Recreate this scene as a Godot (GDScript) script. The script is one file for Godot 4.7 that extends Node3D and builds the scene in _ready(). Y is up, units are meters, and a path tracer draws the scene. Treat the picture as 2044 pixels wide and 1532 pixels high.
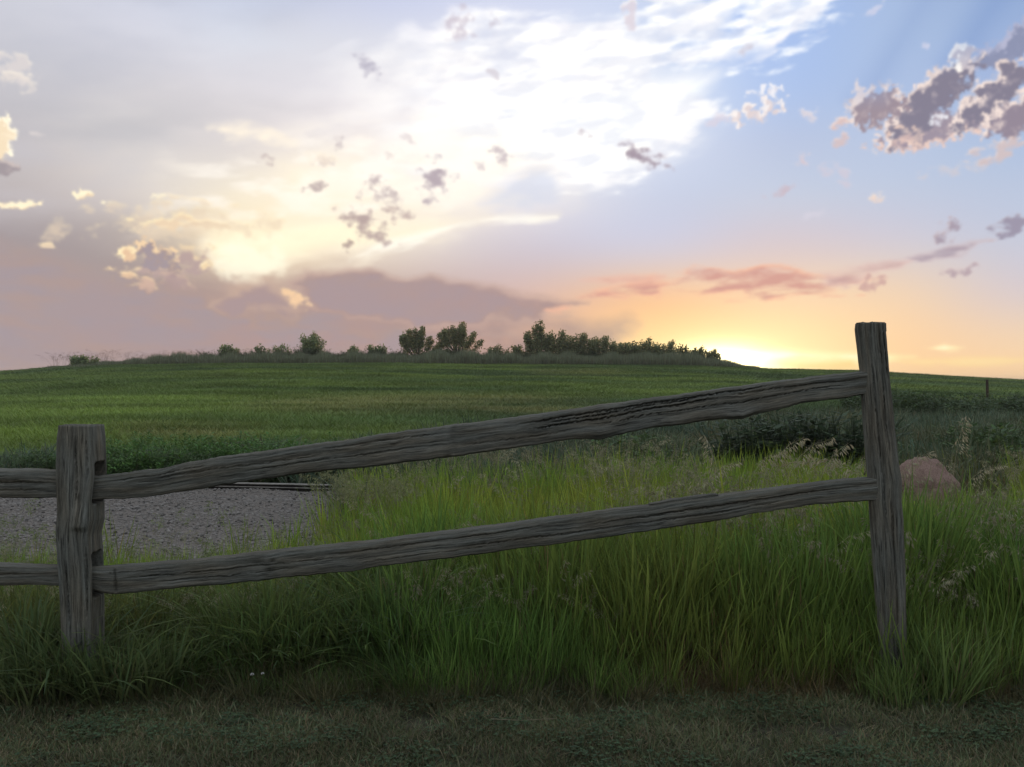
extends Node3D

const EYE := 1.25            # camera height above the lawn
const FOCAL := 2050.0        # focal length of the photograph in its own pixels (2044 wide)
const RIDGE := 105.0         # distance of the hill's crest

var M := {}
var used := {}
var fbm := FastNoiseLite.new()
var fine := FastNoiseLite.new()
var rng := RandomNumberGenerator.new()
var cum := FastNoiseLite.new()


func _ready():
	fbm.seed = 11
	fbm.noise_type = FastNoiseLite.TYPE_SIMPLEX_SMOOTH
	fbm.fractal_octaves = 5
	fbm.frequency = 1.0
	fine.seed = 5
	fine.noise_type = FastNoiseLite.TYPE_SIMPLEX_SMOOTH
	fine.fractal_type = FastNoiseLite.FRACTAL_NONE
	fine.frequency = 1.0
	cum.seed = 11
	cum.noise_type = FastNoiseLite.TYPE_SIMPLEX_SMOOTH
	cum.fractal_octaves = 2
	cum.frequency = 1.0
	rng.seed = 2024
	# ---- camera, sky, sun, exposure
	var cam := Camera3D.new()
	cam.name = "camera"
	cam.fov = 2.0 * rad_to_deg(atan(766.0 / FOCAL))
	cam.near = 0.05
	cam.far = 6000.0
	cam.position = Vector3(0, EYE, 0)
	add_child(cam)
	cam.current = true
	var env := Environment.new()
	env.background_mode = Environment.BG_SKY
	env.tonemap_mode = Environment.TONE_MAPPER_LINEAR
	env.tonemap_exposure = 1.22
	env.background_energy_multiplier = 1.0
	env.fog_enabled = true
	env.fog_density = 0.00045
	env.fog_light_color = Color(0.93, 0.90, 0.86)
	env.sdfgi_enabled = true
	env.ssao_enabled = true
	env.ssil_enabled = true
	var skymat := PanoramaSkyMaterial.new()
	skymat.panorama = make_sky()
	var sky := Sky.new()
	sky.sky_material = skymat
	env.sky = sky
	var we := WorldEnvironment.new()
	we.name = "world"
	we.environment = env
	add_child(we)
	var sun := DirectionalLight3D.new()
	sun.name = "sun"
	sun.light_energy = 0.6
	sun.light_color = Color(1.0, 0.72, 0.42)
	sun.light_angular_distance = 0.5
	sun.shadow_enabled = true
	var saz := deg_to_rad(12.2)
	var sel := deg_to_rad(1.0)
	sun.look_at_from_position(Vector3.ZERO, -Vector3(sin(saz) * cos(sel), sin(sel), -cos(saz) * cos(sel)))
	add_child(sun)
	materials()
	# ---- the setting
	build_ground()
	build_gravel()
	build_field()
	# ---- the fence, the largest thing
	build_fence()
	# ---- trees and shrubs on the crest
	build_crest()
	# ---- grass, weeds, boulder, small things
	build_grass()
	build_small()


# ------------------------------------------------------------------ helpers
func numbered(called: String) -> String:
	var n: int = used.get(called, -1) + 1
	used[called] = n
	return called if n == 0 else "%s_%03d" % [called, n]


func tag(o: Node3D, label: String, category: String, group := "", kind := "") -> Node3D:
	if label: o.set_meta("label", label)
	if category: o.set_meta("category", category)
	if group: o.set_meta("group", group)
	if kind: o.set_meta("kind", kind)
	return o


func obj(called: String, mesh: Mesh, mat: Material, parent: Node = self) -> MeshInstance3D:
	var o := MeshInstance3D.new()
	o.name = numbered(called) if parent == self else called
	o.mesh = mesh
	o.material_override = mat
	o.cast_shadow = GeometryInstance3D.SHADOW_CASTING_SETTING_ON
	parent.add_child(o, true)
	return o


func thing(called: String, where: Vector3, turn := 0.0) -> Node3D:
	var o := Node3D.new()
	o.name = numbered(called)
	o.position = where
	o.rotation.y = turn
	add_child(o)
	return o


func at(px: float, py: float, d: float) -> Vector3:     # a place d metres ahead
	return Vector3((px - 1022.0) / FOCAL * d, EYE - (py - 766.0) / FOCAL * d, -d)


func lut(t: Array, x: float) -> float:                  # piecewise smooth table of [x, y]
	if x <= t[0][0]: return t[0][1]
	for i in range(1, t.size()):
		if x <= t[i][0]:
			var f: float = (x - t[i - 1][0]) / (t[i][0] - t[i - 1][0])
			return lerpf(t[i - 1][1], t[i][1], f)
	return t[-1][1]


func mesh_of(v: PackedVector3Array, n: PackedVector3Array, c: PackedColorArray, uv: PackedVector2Array, idx: PackedInt32Array) -> ArrayMesh:
	var a := []
	a.resize(Mesh.ARRAY_MAX)
	a[Mesh.ARRAY_VERTEX] = v
	if n.size(): a[Mesh.ARRAY_NORMAL] = n
	if c.size(): a[Mesh.ARRAY_COLOR] = c
	if uv.size(): a[Mesh.ARRAY_TEX_UV] = uv
	a[Mesh.ARRAY_INDEX] = idx
	var m := ArrayMesh.new()
	m.add_surface_from_arrays(Mesh.PRIMITIVE_TRIANGLES, a)
	return m


func smooth_normals(v: PackedVector3Array, idx: PackedInt32Array) -> PackedVector3Array:
	var n := PackedVector3Array()
	n.resize(v.size())
	for i in range(0, idx.size(), 3):
		var a := idx[i]
		var b := idx[i + 1]
		var c := idx[i + 2]
		var f := (v[c] - v[a]).cross(v[b] - v[a])        # clockwise is the front
		n[a] += f
		n[b] += f
		n[c] += f
	for i in n.size():
		n[i] = n[i].normalized()
	return n


# ------------------------------------------------------------------ materials
func noise_tex(size: int, freq: float, octaves: int, lo: Color, hi: Color, sd: int) -> NoiseTexture2D:
	var n := FastNoiseLite.new()
	n.seed = sd
	n.noise_type = FastNoiseLite.TYPE_SIMPLEX_SMOOTH
	n.frequency = freq
	n.fractal_octaves = octaves
	var t := NoiseTexture2D.new()
	t.width = size
	t.height = size
	t.seamless = true
	t.noise = n
	var g := Gradient.new()
	g.set_color(0, lo)
	g.set_color(1, hi)
	t.color_ramp = g
	return t


func plain(rough: float) -> StandardMaterial3D:
	var m := StandardMaterial3D.new()
	m.roughness = rough
	m.metallic_specular = 0.3
	m.cull_mode = BaseMaterial3D.CULL_DISABLED
	return m


func leafy(back: float) -> StandardMaterial3D:
	var m := plain(0.6)
	m.vertex_color_use_as_albedo = true
	m.albedo_color = Color.WHITE
	m.backlight_enabled = true
	m.backlight = Color(back, back, back).linear_to_srgb()
	m.metallic_specular = 0.28
	return m


func wood_images() -> Array:
	# grey weathered timber: long streaks, dark checks; u runs along the grain
	var w := 1024
	var h := 512
	var col := Image.create_empty(w, h, false, Image.FORMAT_RGB8)
	var hei := Image.create_empty(w, h, false, Image.FORMAT_RGB8)
	for y in h:
		for x in w:
			var ang := TAU * x / w
			var cx := cos(ang) * 1.1
			var cy := sin(ang) * 1.1
			var warp := fine.get_noise_3d(cx * 0.7, cy * 0.7, y * 0.01) * 10.0
			var yy := y + warp
			var a := fine.get_noise_3d(cx * 0.8, cy * 0.8, yy * 0.045)
			var b := fine.get_noise_3d(cx * 2.4 + 9.0, cy * 2.4, yy * 0.16)
			var c := fine.get_noise_3d(cx * 6.0, cy * 6.0 + 5.0, yy * 0.42)
			var d := fine.get_noise_3d(cx * 22.0, cy * 22.0, y * 0.5)
			var check := smoothstep(0.42, 0.75, fine.get_noise_3d(cx * 1.7 + 30.0, cy * 1.7, yy * 0.11))
			var v := 0.52 + a * 0.10 + b * 0.06 + c * 0.07 + d * 0.06
			v = v * (1.0 - 0.42 * check)
			var warmth := 0.5 + 0.5 * fine.get_noise_3d(cx * 0.9 - 20.0, cy * 0.9, y * 0.012)
			var silver := Color(0.60, 0.605, 0.585)
			var brown := Color(0.61, 0.57, 0.51)
			var k := silver.lerp(brown, warmth)
			var t := clampf(v * 1.75, 0.05, 1.5)
			col.set_pixel(x, y, Color(k.r * t, k.g * t, k.b * t))
			var g := clampf(0.6 + b * 0.25 + c * 0.22 + d * 0.06 - check * 0.5, 0.0, 1.0)
			hei.set_pixel(x, y, Color(g, g, g))
	return [ImageTexture.create_from_image(col), ImageTexture.create_from_image(hei)]


func materials():
	var wi := wood_images()
	var wood := plain(0.92)
	wood.albedo_texture = wi[0]
	wood.albedo_color = Color(0.74, 0.74, 0.72)
	wood.heightmap_enabled = true
	wood.heightmap_texture = wi[1]
	wood.heightmap_scale = 0.11
	wood.vertex_color_use_as_albedo = true
	wood.metallic_specular = 0.2
	M.wood = wood
	var ground := plain(0.95)
	ground.vertex_color_use_as_albedo = true
	ground.albedo_texture = noise_tex(512, 0.03, 5, Color(0.55, 0.55, 0.55), Color(1.0, 1.0, 1.0), 3)
	ground.uv1_triplanar = true
	ground.uv1_world_triplanar = true
	ground.uv1_scale = Vector3(0.7, 0.7, 0.7)
	M.ground = ground
	M.grass = leafy(0.9)
	M.grass.metallic_specular = 0.2
	M.dull = leafy(0.5)
	M.leaf = leafy(0.8)
	var gravel := plain(0.95)
	gravel.albedo_texture = noise_tex(512, 0.06, 5, Color(0.37, 0.34, 0.31), Color(0.58, 0.54, 0.50), 8)
	gravel.uv1_triplanar = true
	gravel.uv1_world_triplanar = true
	gravel.uv1_scale = Vector3(0.9, 0.9, 0.9)
	gravel.heightmap_enabled = true
	gravel.heightmap_texture = noise_tex(512, 0.12, 3, Color.BLACK, Color.WHITE, 9)
	gravel.heightmap_scale = 2.0
	M.gravel = gravel
	var stone := plain(0.95)
	stone.vertex_color_use_as_albedo = true
	M.stone = stone
	var granite := plain(0.9)
	granite.albedo_texture = noise_tex(512, 0.035, 5, Color(0.45, 0.35, 0.31), Color(0.78, 0.66, 0.60), 21)
	granite.uv1_triplanar = true
	granite.uv1_scale = Vector3(1.3, 1.3, 1.3)
	granite.heightmap_enabled = true
	granite.heightmap_texture = noise_tex(512, 0.09, 4, Color.BLACK, Color.WHITE, 22)
	granite.heightmap_scale = 1.5
	M.granite = granite
	var bark := plain(0.95)
	bark.albedo_texture = noise_tex(128, 0.06, 4, Color(0.2, 0.17, 0.14), Color(0.38, 0.33, 0.28), 31)
	bark.uv1_triplanar = true
	M.bark = bark
	var rust := plain(0.75)
	rust.albedo_texture = noise_tex(256, 0.03, 4, Color(0.10, 0.085, 0.08), Color(0.20, 0.17, 0.15), 41)
	rust.uv1_triplanar = true
	M.steel = rust
	var pale := plain(0.7)
	pale.albedo_texture = noise_tex(256, 0.05, 4, Color(0.42, 0.40, 0.37), Color(0.68, 0.65, 0.61), 42)
	pale.uv1_triplanar = true
	M.pale = pale
	var petal := plain(0.7)
	petal.vertex_color_use_as_albedo = true
	M.petal = petal


# ------------------------------------------------------------------ the sky
# A panorama of evening air and clouds. Angles in degrees: x is the azimuth right of straight ahead, y the height above the level.
const RA0 := -42.0
const RA1 := 42.0
const RE0 := -2.0
const RE1 := 38.0
var SW := 4096
var SH := 2048
var rw := 0
var rh := 0
var cols := PackedVector3Array()

const AIR_X := [-26.5, -20.6, -14.3, -7.6, 0.0, 7.7, 14.4, 20.8, 26.5]
const AIR_Y := [0.2, 1.8, 4.6, 7.4, 10.1, 12.8, 15.4, 18.0, 20.5]


func air_rows() -> Array:      # sRGB bytes from low to high, left to right
	return [
		[[148,128,127],[162,134,129],[181,143,130],[200,158,138],[234,188,142],[254,222,156],[255,234,180],[252,212,158],[246,207,158]],
		[[148,128,127],[161,134,130],[179,142,131],[197,154,138],[228,176,142],[252,212,148],[253,222,162],[246,206,158],[236,204,168]],
		[[144,130,131],[156,138,136],[174,149,141],[184,158,150],[208,176,164],[238,192,150],[241,206,168],[230,202,174],[207,194,194]],
		[[158,148,150],[174,162,157],[230,211,180],[224,210,194],[202,192,198],[202,196,206],[208,194,196],[200,194,202],[188,192,208]],
		[[182,174,174],[208,199,193],[238,226,204],[242,231,214],[228,222,222],[196,201,219],[190,196,213],[183,192,212],[176,188,211]],
		[[186,182,186],[206,201,200],[220,212,208],[235,227,222],[240,236,236],[208,214,230],[180,191,216],[174,188,214],[162,180,211]],
		[[190,189,196],[206,203,207],[218,214,218],[224,220,224],[236,234,238],[214,220,234],[170,189,224],[164,182,214],[152,171,208]],
		[[194,195,205],[202,203,214],[206,209,220],[212,213,223],[220,222,233],[204,213,232],[164,186,227],[160,180,213],[144,166,204]],
		[[198,200,210],[196,200,215],[192,199,219],[192,198,221],[200,206,228],[190,202,228],[158,182,227],[156,176,211],[138,161,201]],
	]


func spline(a, b, c, d, t: float):
	return b + 0.5 * t * ((c - a) + t * (2.0 * a - 5.0 * b + 4.0 * c - d + t * (3.0 * (b - c) + d - a)))


func knot(t: Array, x: float) -> Vector2:
	if x <= t[0]: return Vector2(0, 0)
	for i in range(1, t.size()):
		if x <= t[i]: return Vector2(i - 1, (x - t[i - 1]) / (t[i] - t[i - 1]))
	return Vector2(t.size() - 2, 1)


func wide_sky(az: float, el: float) -> Vector3:          # the whole sky, as sRGB
	var away := absf(wrapf(az - 12.0, -180.0, 180.0))
	var toward := exp(-pow(away / 55.0, 2.0))
	var low := exp(-maxf(el, 0.0) / 9.0)
	var zen := Vector3(0.77, 0.83, 0.91)
	var mid := Vector3(0.58, 0.63, 0.68).lerp(Vector3(0.74, 0.74, 0.77), toward)
	var hor := Vector3(0.60, 0.61, 0.63).lerp(Vector3(0.88, 0.76, 0.66), toward)
	var c := zen.lerp(mid, exp(-maxf(el, 0.0) / 34.0)).lerp(hor, low)
	var p := Vector3(cos(deg_to_rad(az)), 0, sin(deg_to_rad(az))) * (90.0 - el) / 24.0
	var n := fbm.get_noise_3d(p.x * 0.8, el * 0.05, p.z * 0.8) + 0.12
	c = c.lerp(Vector3(0.80, 0.80, 0.81), clampf(n * 1.5, 0.0, 0.6))
	return c


func make_sky() -> ImageTexture:
	var small := Image.create_empty(512, 256, false, Image.FORMAT_RGBF)
	for y in 256:
		var el := 90.0 - (y + 0.5) / 256.0 * 180.0
		for x in 512:
			if el < -3.0:
				small.set_pixel(x, y, Color(0.10, 0.09, 0.08))
				continue
			var c := wide_sky(wrapf((x + 0.5) / 512.0 * 360.0, -180.0, 180.0), el)
			small.set_pixel(x, y, Color(c.x, c.y, c.z).srgb_to_linear())
	small.resize(SW, SH, Image.INTERPOLATE_CUBIC)
	# the part ahead in detail
	var x0 := int(floor((RA0 + 360.0) / 360.0 * SW))   # straight ahead is the panorama's seam
	var y0 := int(floor((90.0 - RE1) / 180.0 * SH))
	rw = int((RA1 - RA0) / 360.0 * SW)
	rh = int((RE1 - RE0) / 180.0 * SH)
	cols.resize(rw * rh)
	var rows := air_rows()
	var air := []
	for r in rows:
		var line := []
		for c in r: line.append(Vector3(c[0], c[1], c[2]) / 255.0)
		air.append(line)
	var xs := []
	for x in rw:
		xs.append(knot(AIR_X, RA0 + (x + 0.5) / rw * (RA1 - RA0)))
	for y in rh:
		var el := RE1 - (y + 0.5) / rh * (RE1 - RE0)
		var ky := knot(AIR_Y, el)
		var j := int(ky.x)
		var line := []
		for i in 9:
			line.append(spline(air[maxi(j - 1, 0)][i], air[j][i], air[j + 1][i], air[mini(j + 2, 8)][i], ky.y))
		for x in rw:
			var k: Vector2 = xs[x]
			var i := int(k.x)
			cols[y * rw + x] = spline(line[maxi(i - 1, 0)], line[i], line[i + 1], line[mini(i + 2, 8)], k.y)
	paint_clouds()
	for y in rh:
		var el := RE1 - (y + 0.5) / rh * (RE1 - RE0)
		var ey := 1.0 - smoothstep(24.0, RE1, el)
		for x in rw:
			var az := RA0 + (x + 0.5) / rw * (RA1 - RA0)
			var f := ey * (1.0 - smoothstep(29.0, 42.0, absf(az)))
			var c := cols[y * rw + x]
			var lin := Color(maxf(c.x, 0.0), maxf(c.y, 0.0), maxf(c.z, 0.0)).srgb_to_linear() * 0.94
			# the air round the hidden sun is brighter than white
			var q := pow((az - 11.6) / 5.5, 2.0) + pow((el - 1.0) / 2.2, 2.0)
			var g := 0.26 * exp(-q) + 3.0 * exp(-q * 7.0)
			lin = Color(lin.r + g, lin.g + g * 0.86, lin.b + g * 0.45)
			var gx := (x0 + x) % SW
			small.set_pixel(gx, y0 + y, small.get_pixel(gx, y0 + y).lerp(lin, f))
	return ImageTexture.create_from_image(small)


func inside_poly(p: Vector2, poly: PackedVector2Array) -> float:     # signed distance, positive inside
	var d := 1e9
	var inside := false
	var n := poly.size()
	var j := n - 1
	for i in n:
		var a := poly[i]
		var b := poly[j]
		var e := b - a
		var t := clampf((p - a).dot(e) / e.length_squared(), 0.0, 1.0)
		d = minf(d, (p - a - e * t).length_squared())
		if (a.y > p.y) != (b.y > p.y) and p.x < (b.x - a.x) * (p.y - a.y) / (b.y - a.y) + a.x:
			inside = not inside
		j = i
	return sqrt(d) if inside else -sqrt(d)


# One bank of cloud: a loose outline (degrees), torn by noise. stretch > 1 draws the noise out sideways, tilt leans it.
func bank(points: Array, soft: float, rough: float, freq: float, stretch: float, tilt: float, edge: Vector3, core: Vector3, depth: float, alpha: float, sd: float, streak := 0.0, fade0 := -999.0, fade1 := -998.0):
	var poly := PackedVector2Array(points)
	var box := Rect2(poly[0], Vector2.ZERO)
	for p in poly: box = box.expand(p)
	box = box.grow(soft + rough + 0.5)
	var xa := maxi(0, int((box.position.x - RA0) / (RA1 - RA0) * rw))
	var xb := mini(rw, int((box.end.x - RA0) / (RA1 - RA0) * rw) + 1)
	var ya := maxi(0, int((RE1 - box.end.y) / (RE1 - RE0) * rh))
	var yb := mini(rh, int((RE1 - box.position.y) / (RE1 - RE0) * rh) + 1)
	for y in range(ya, yb):
		var el := RE1 - (y + 0.5) / rh * (RE1 - RE0)
		for x in range(xa, xb):
			var az := RA0 + (x + 0.5) / rw * (RA1 - RA0)
			var q := Vector2((az + el * tilt) / stretch, el - az * tilt) * freq
			var n := fbm.get_noise_3d(q.x, q.y, sd)
			var n2 := fbm.get_noise_3d(q.x + 50.0, q.y, sd)
			var s := inside_poly(Vector2(az + n2 * rough * 0.7, el + n * rough * 0.4), poly) + n * rough
			if s < -soft: continue
			var a := smoothstep(-soft, soft, s) * alpha * smoothstep(fade0, fade1, az)
			if streak > 0.0:
				a *= clampf(1.0 - streak * (0.5 - 1.6 * fbm.get_noise_3d(q.x * 1.6 + 7.0, q.y * 1.6, sd + 3.0)), 0.0, 1.0)
			var c := edge.lerp(core, smoothstep(0.0, depth, s + n2 * depth * 0.6))
			cols[y * rw + x] = cols[y * rw + x].lerp(c, a)


# One puff: an ellipse torn by noise; bright where it is thin and lit, dark at heart.
func puff(c: Vector2, rx: float, ry: float, turn: float, edge: Vector3, core: Vector3, alpha: float, sd: float, freq := 0.9, lit := Vector2(-0.3, 0.6), cover := 0.0, soft := 0.40):
	var r := maxf(rx, ry) * 1.5
	var xa := maxi(0, int((c.x - r - RA0) / (RA1 - RA0) * rw))
	var xb := mini(rw, int((c.x + r - RA0) / (RA1 - RA0) * rw) + 1)
	var ya := maxi(0, int((RE1 - c.y - r) / (RE1 - RE0) * rh))
	var yb := mini(rh, int((RE1 - c.y + r) / (RE1 - RE0) * rh) + 1)
	var co := cos(deg_to_rad(turn))
	var si := sin(deg_to_rad(turn))
	for y in range(ya, yb):
		var el := RE1 - (y + 0.5) / rh * (RE1 - RE0)
		for x in range(xa, xb):
			var az := RA0 + (x + 0.5) / rw * (RA1 - RA0)
			var u := az - c.x
			var v := el - c.y
			var p := Vector2((u * co + v * si) / rx, (-u * si + v * co) / ry)
			var l := p.length()
			if l > 1.5: continue
			var n := fbm.get_noise_3d(az * freq, el * freq * 1.35, sd)
			var s := 1.0 - l * l * 0.9 + n * 1.75 - 0.45 + cover
			if s <= 0.0: continue
			var a := smoothstep(0.0, soft * 2.6, s) * alpha
			# how much cloud lies between here and the light: none at a lit rim
			var u2 := u + lit.x * 0.34
			var v2 := v + lit.y * 0.34
			var p2 := Vector2((u2 * co + v2 * si) / rx, (-u2 * si + v2 * co) / ry)
			var s2 := 1.0 - p2.length_squared() * 0.9 + 1.1 * cum.get_noise_3d((c.x + u2) * freq, (c.y + v2) * freq * 1.35, sd) - 0.45 + cover
			var shade := clampf(smoothstep(-0.30, 0.80, s2) * 0.95 + smoothstep(0.3, 1.1, s) * 0.25 + 0.45 * n - 0.05, 0.0, 1.0)
			cols[y * rw + x] = cols[y * rw + x].lerp(edge.lerp(core, shade), a)


# A heap of many small billows: darker where more cloud lies between it and the light.
func heap(c: Vector2, rx: float, ry: float, turn: float, edge: Vector3, core: Vector3, alpha: float, sd: int, n: int, r0: float, r1: float, lit: Vector2, rag := 0.9):
	var pick := RandomNumberGenerator.new()
	pick.seed = sd
	var co := cos(deg_to_rad(turn))
	var si := sin(deg_to_rad(turn))
	var balls := PackedVector3Array()
	for i in n * 2:
		var a := pick.randf() * TAU
		var r := pow(pick.randf(), 0.45) * 1.25
		var q := Vector2(cos(a) * r * rx, sin(a) * r * ry * 1.15)
		if fine.get_noise_3d(q.x * 1.3, q.y * 1.3, sd) < r * 0.8 - 1.0: continue
		var b := lerpf(r1 * 0.95, r0 * 0.5, clampf(r * 0.65 + 0.35 * pick.randf(), 0.0, 1.0))
		balls.append(Vector3(q.x * co - q.y * si, q.x * si + q.y * co, 1.0 / (b * b)))
	var reach := maxf(rx, ry) + r1 * 2.2
	var xa := maxi(0, int((c.x - reach - RA0) / (RA1 - RA0) * rw))
	var xb := mini(rw, int((c.x + reach - RA0) / (RA1 - RA0) * rw) + 1)
	var ya := maxi(0, int((RE1 - c.y - reach) / (RE1 - RE0) * rh))
	var yb := mini(rh, int((RE1 - c.y + reach) / (RE1 - RE0) * rh) + 1)
	for y in range(ya, yb):
		var el := RE1 - (y + 0.5) / rh * (RE1 - RE0)
		for x in range(xa, xb):
			var az := RA0 + (x + 0.5) / rw * (RA1 - RA0)
			var w := fbm.get_noise_3d(az * 1.5, el * 1.5, sd)
			var w2 := fbm.get_noise_3d(az * 1.5 + 30.0, el * 1.5, sd)
			var p := Vector2(az - c.x + w * r0 * 2.2, el - c.y + w2 * r0 * 2.2)
			var p2 := p + lit
			var d := 0.0
			var d2 := 0.0
			for b in balls:
				var e := (p.x - b.x) * (p.x - b.x) + (p.y - b.y) * (p.y - b.y)
				if e * b.z < 6.0: d += exp(-e * b.z)
				e = (p2.x - b.x) * (p2.x - b.x) + (p2.y - b.y) * (p2.y - b.y)
				if e * b.z < 6.0: d2 += exp(-e * b.z)
			if d < 0.05: continue
			d += rag * fbm.get_noise_3d(az * 3.0, el * 3.0, sd + 5.0)
			var a := smoothstep(0.10, 1.40, d) * alpha
			var shade := clampf(smoothstep(0.05, 1.35, d2) + 0.55 * w + 0.30 * fbm.get_noise_3d(az * 2.2, el * 2.2, sd + 9.0) + 0.08, 0.0, 1.0)
			cols[y * rw + x] = cols[y * rw + x].lerp(edge.lerp(core, shade), a)


func rgb(r: int, g: int, b: int) -> Vector3:
	return Vector3(r, g, b) / 255.0


func paint_clouds():
	var white := rgb(253, 250, 247)
	var cream := rgb(252, 240, 214)
	# thin grey veil with long streaks over the left half
	bank([Vector2(-36.59, 8.60), Vector2(-36.59, 26.37), Vector2(-3.41, 31.65), Vector2(-7.28, 18.86), Vector2(-14.29, 13.45), Vector2(-21.85, 8.90)], 3.0, 2.0, 0.16, 3.2, 0.08, rgb(205, 202, 208), rgb(166, 170, 186), 6.0, 0.30, 4.0, 1.0)
	bank([Vector2(-32.82, 10.13), Vector2(-32.82, 13.95), Vector2(-19.40, 15.33), Vector2(-10.56, 14.93), Vector2(-16.37, 12.30)], 2.2, 1.5, 0.22, 4.0, 0.06, rgb(186, 184, 190), rgb(170, 170, 178), 3.0, 0.45, 14.0, 0.9)
	# the great white sheet of cirrus: sharp and fingered on the right, dissolving to the left
	var sheet := [Vector2(-8.93, 29.75), Vector2(23.19, 28.00), Vector2(18.30, 19.53), Vector2(17.03, 18.23), Vector2(13.13, 17.01), Vector2(10.18, 16.73), Vector2(7.72, 16.33), Vector2(9.91, 15.60), Vector2(11.93, 14.73), Vector2(8.95, 12.66), Vector2(7.45, 11.91), Vector2(6.68, 10.65), Vector2(2.74, 11.19), Vector2(1.06, 12.00), Vector2(-3.41, 11.45), Vector2(-11.63, 11.50), Vector2(-12.70, 17.09), Vector2(-4.52, 18.95), Vector2(-3.41, 19.96), Vector2(-1.73, 20.09), Vector2(4.96, 19.19), Vector2(8.54, 19.69)]
	bank(sheet, 0.22, 1.8, 0.36, 2.6, 0.14, rgb(240, 238, 242), white, 0.9, 0.95, 6.0, 0.75, Vector2(-13.76, 19.95).x, Vector2(-1.17, 20.48).x)
	bank(sheet, 0.5, 1.5, 0.85, 3.4, 0.12, rgb(255, 254, 252), rgb(255, 254, 252), 0.9, 0.9, 66.0, 1.1, Vector2(-8.93, 20.26).x, Vector2(2.18, 20.48).x)
	bank([Vector2(-6.18, 14.57), Vector2(-0.61, 16.34), Vector2(4.96, 16.28), Vector2(10.99, 16.44), Vector2(11.52, 14.63), Vector2(8.54, 12.93), Vector2(6.07, 11.14), Vector2(2.18, 11.46), Vector2(-2.85, 11.73), Vector2(-6.73, 12.72)], 0.9, 1.2, 0.34, 3.6, 0.22, white, rgb(255, 255, 252), 1.2, 0.95, 16.0, 0.5, Vector2(-7.28, 20.34).x, Vector2(-0.61, 20.49).x)
	bank(sheet, 0.4, 1.2, 0.60, 3.0, 0.12, rgb(206, 210, 226), rgb(206, 210, 226), 0.9, 0.45, 76.0, 1.6, Vector2(-8.93, 20.26).x, Vector2(-0.61, 20.49).x)
	bank([Vector2(-12.70, 11.72), Vector2(-3.41, 13.05), Vector2(2.18, 12.00), Vector2(2.74, 10.11), Vector2(-3.41, 9.02), Vector2(-10.56, 9.42)], 1.6, 1.3, 0.26, 2.8, 0.1, cream, rgb(255, 247, 232), 1.4, 0.7, 26.0, 0.6)
	bank([Vector2(-19.40, 8.53), Vector2(-17.39, 11.47), Vector2(-8.93, 14.22), Vector2(-0.61, 14.65), Vector2(0.78, 12.01), Vector2(-3.41, 9.56), Vector2(-14.29, 7.97)], 1.5, 1.2, 0.5, 3.2, 0.10, rgb(255, 246, 232), rgb(255, 249, 240), 1.4, 0.55, 86.0, 1.3)
	# bright tongue running down from (1110,440) to the left
	bank([Vector2(2.60, 9.14), Vector2(-0.61, 8.87), Vector2(-3.41, 8.42), Vector2(-7.28, 7.33), Vector2(-10.01, 6.47), Vector2(-13.76, 5.98), Vector2(-16.37, 6.57), Vector2(-16.88, 8.39), Vector2(-12.70, 9.08), Vector2(-6.18, 8.98), Vector2(-0.61, 9.25)], 0.5, 0.9, 0.35, 3.0, 0.15, rgb(250, 238, 214), rgb(255, 244, 212), 1.0, 0.9, 8.0, 0.35)
	bank([Vector2(2.46, 9.14), Vector2(-0.34, 8.84), Vector2(-3.27, 8.31), Vector2(-6.73, 7.34), Vector2(-9.20, 6.70), Vector2(-7.28, 7.66), Vector2(-3.41, 8.75), Vector2(-0.61, 9.25)], 0.22, 0.5, 0.6, 4.0, 0.2, rgb(255, 250, 236), rgb(255, 252, 240), 0.6, 0.95, 18.0, 0.3)
	puff(Vector2(-14.15, 6.37), 2.2, 1.6, 10, rgb(255, 243, 205), rgb(255, 248, 222), 0.75, 3.0, 0.4, Vector2(0, 0.3), 0.5, 0.5)
	puff(Vector2(-18.65, 8.31), 6.5, 1.1, 3, rgb(246, 226, 184), rgb(226, 205, 178), 0.6, 53.0, 0.6, Vector2(0, 0.5), 0.2, 0.4)
	# blue gaps in the sheet
	bank([Vector2(1.06, 12.00), Vector2(2.46, 11.86), Vector2(3.02, 10.11), Vector2(1.06, 9.58), Vector2(-1.73, 9.85)], 0.8, 0.9, 0.4, 2.5, 0.1, rgb(214, 214, 226), rgb(196, 204, 226), 0.8, 0.55, 18.0)
	# plum bank low on the left, running out to the right
	var plum := rgb(150, 128, 130)
	bank([Vector2(-38.35, 6.46), Vector2(-26.50, 7.17), Vector2(-23.28, 6.29), Vector2(-20.64, 5.37), Vector2(-17.64, 5.15), Vector2(-16.11, 4.45), Vector2(-14.81, 5.15), Vector2(-12.70, 4.52), Vector2(-11.09, 4.27), Vector2(6.35, 3.50), Vector2(4.96, 0.17), Vector2(-38.35, -0.75)], 0.7, 0.9, 0.38, 1.8, 0.0, rgb(166, 144, 139), rgb(150, 130, 131), 1.6, 0.75, 9.0, 0.25)
	bank([Vector2(-38.35, 5.81), Vector2(-26.50, 6.87), Vector2(-20.64, 5.11), Vector2(-14.81, 4.74), Vector2(-10.56, 4.14), Vector2(3.57, 4.07), Vector2(2.18, 0.73), Vector2(-38.35, -0.31)], 0.9, 0.8, 0.5, 4.5, 0.03, rgb(188, 164, 150), rgb(184, 160, 150), 1.0, 0.42, 39.0, 1.7)
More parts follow.
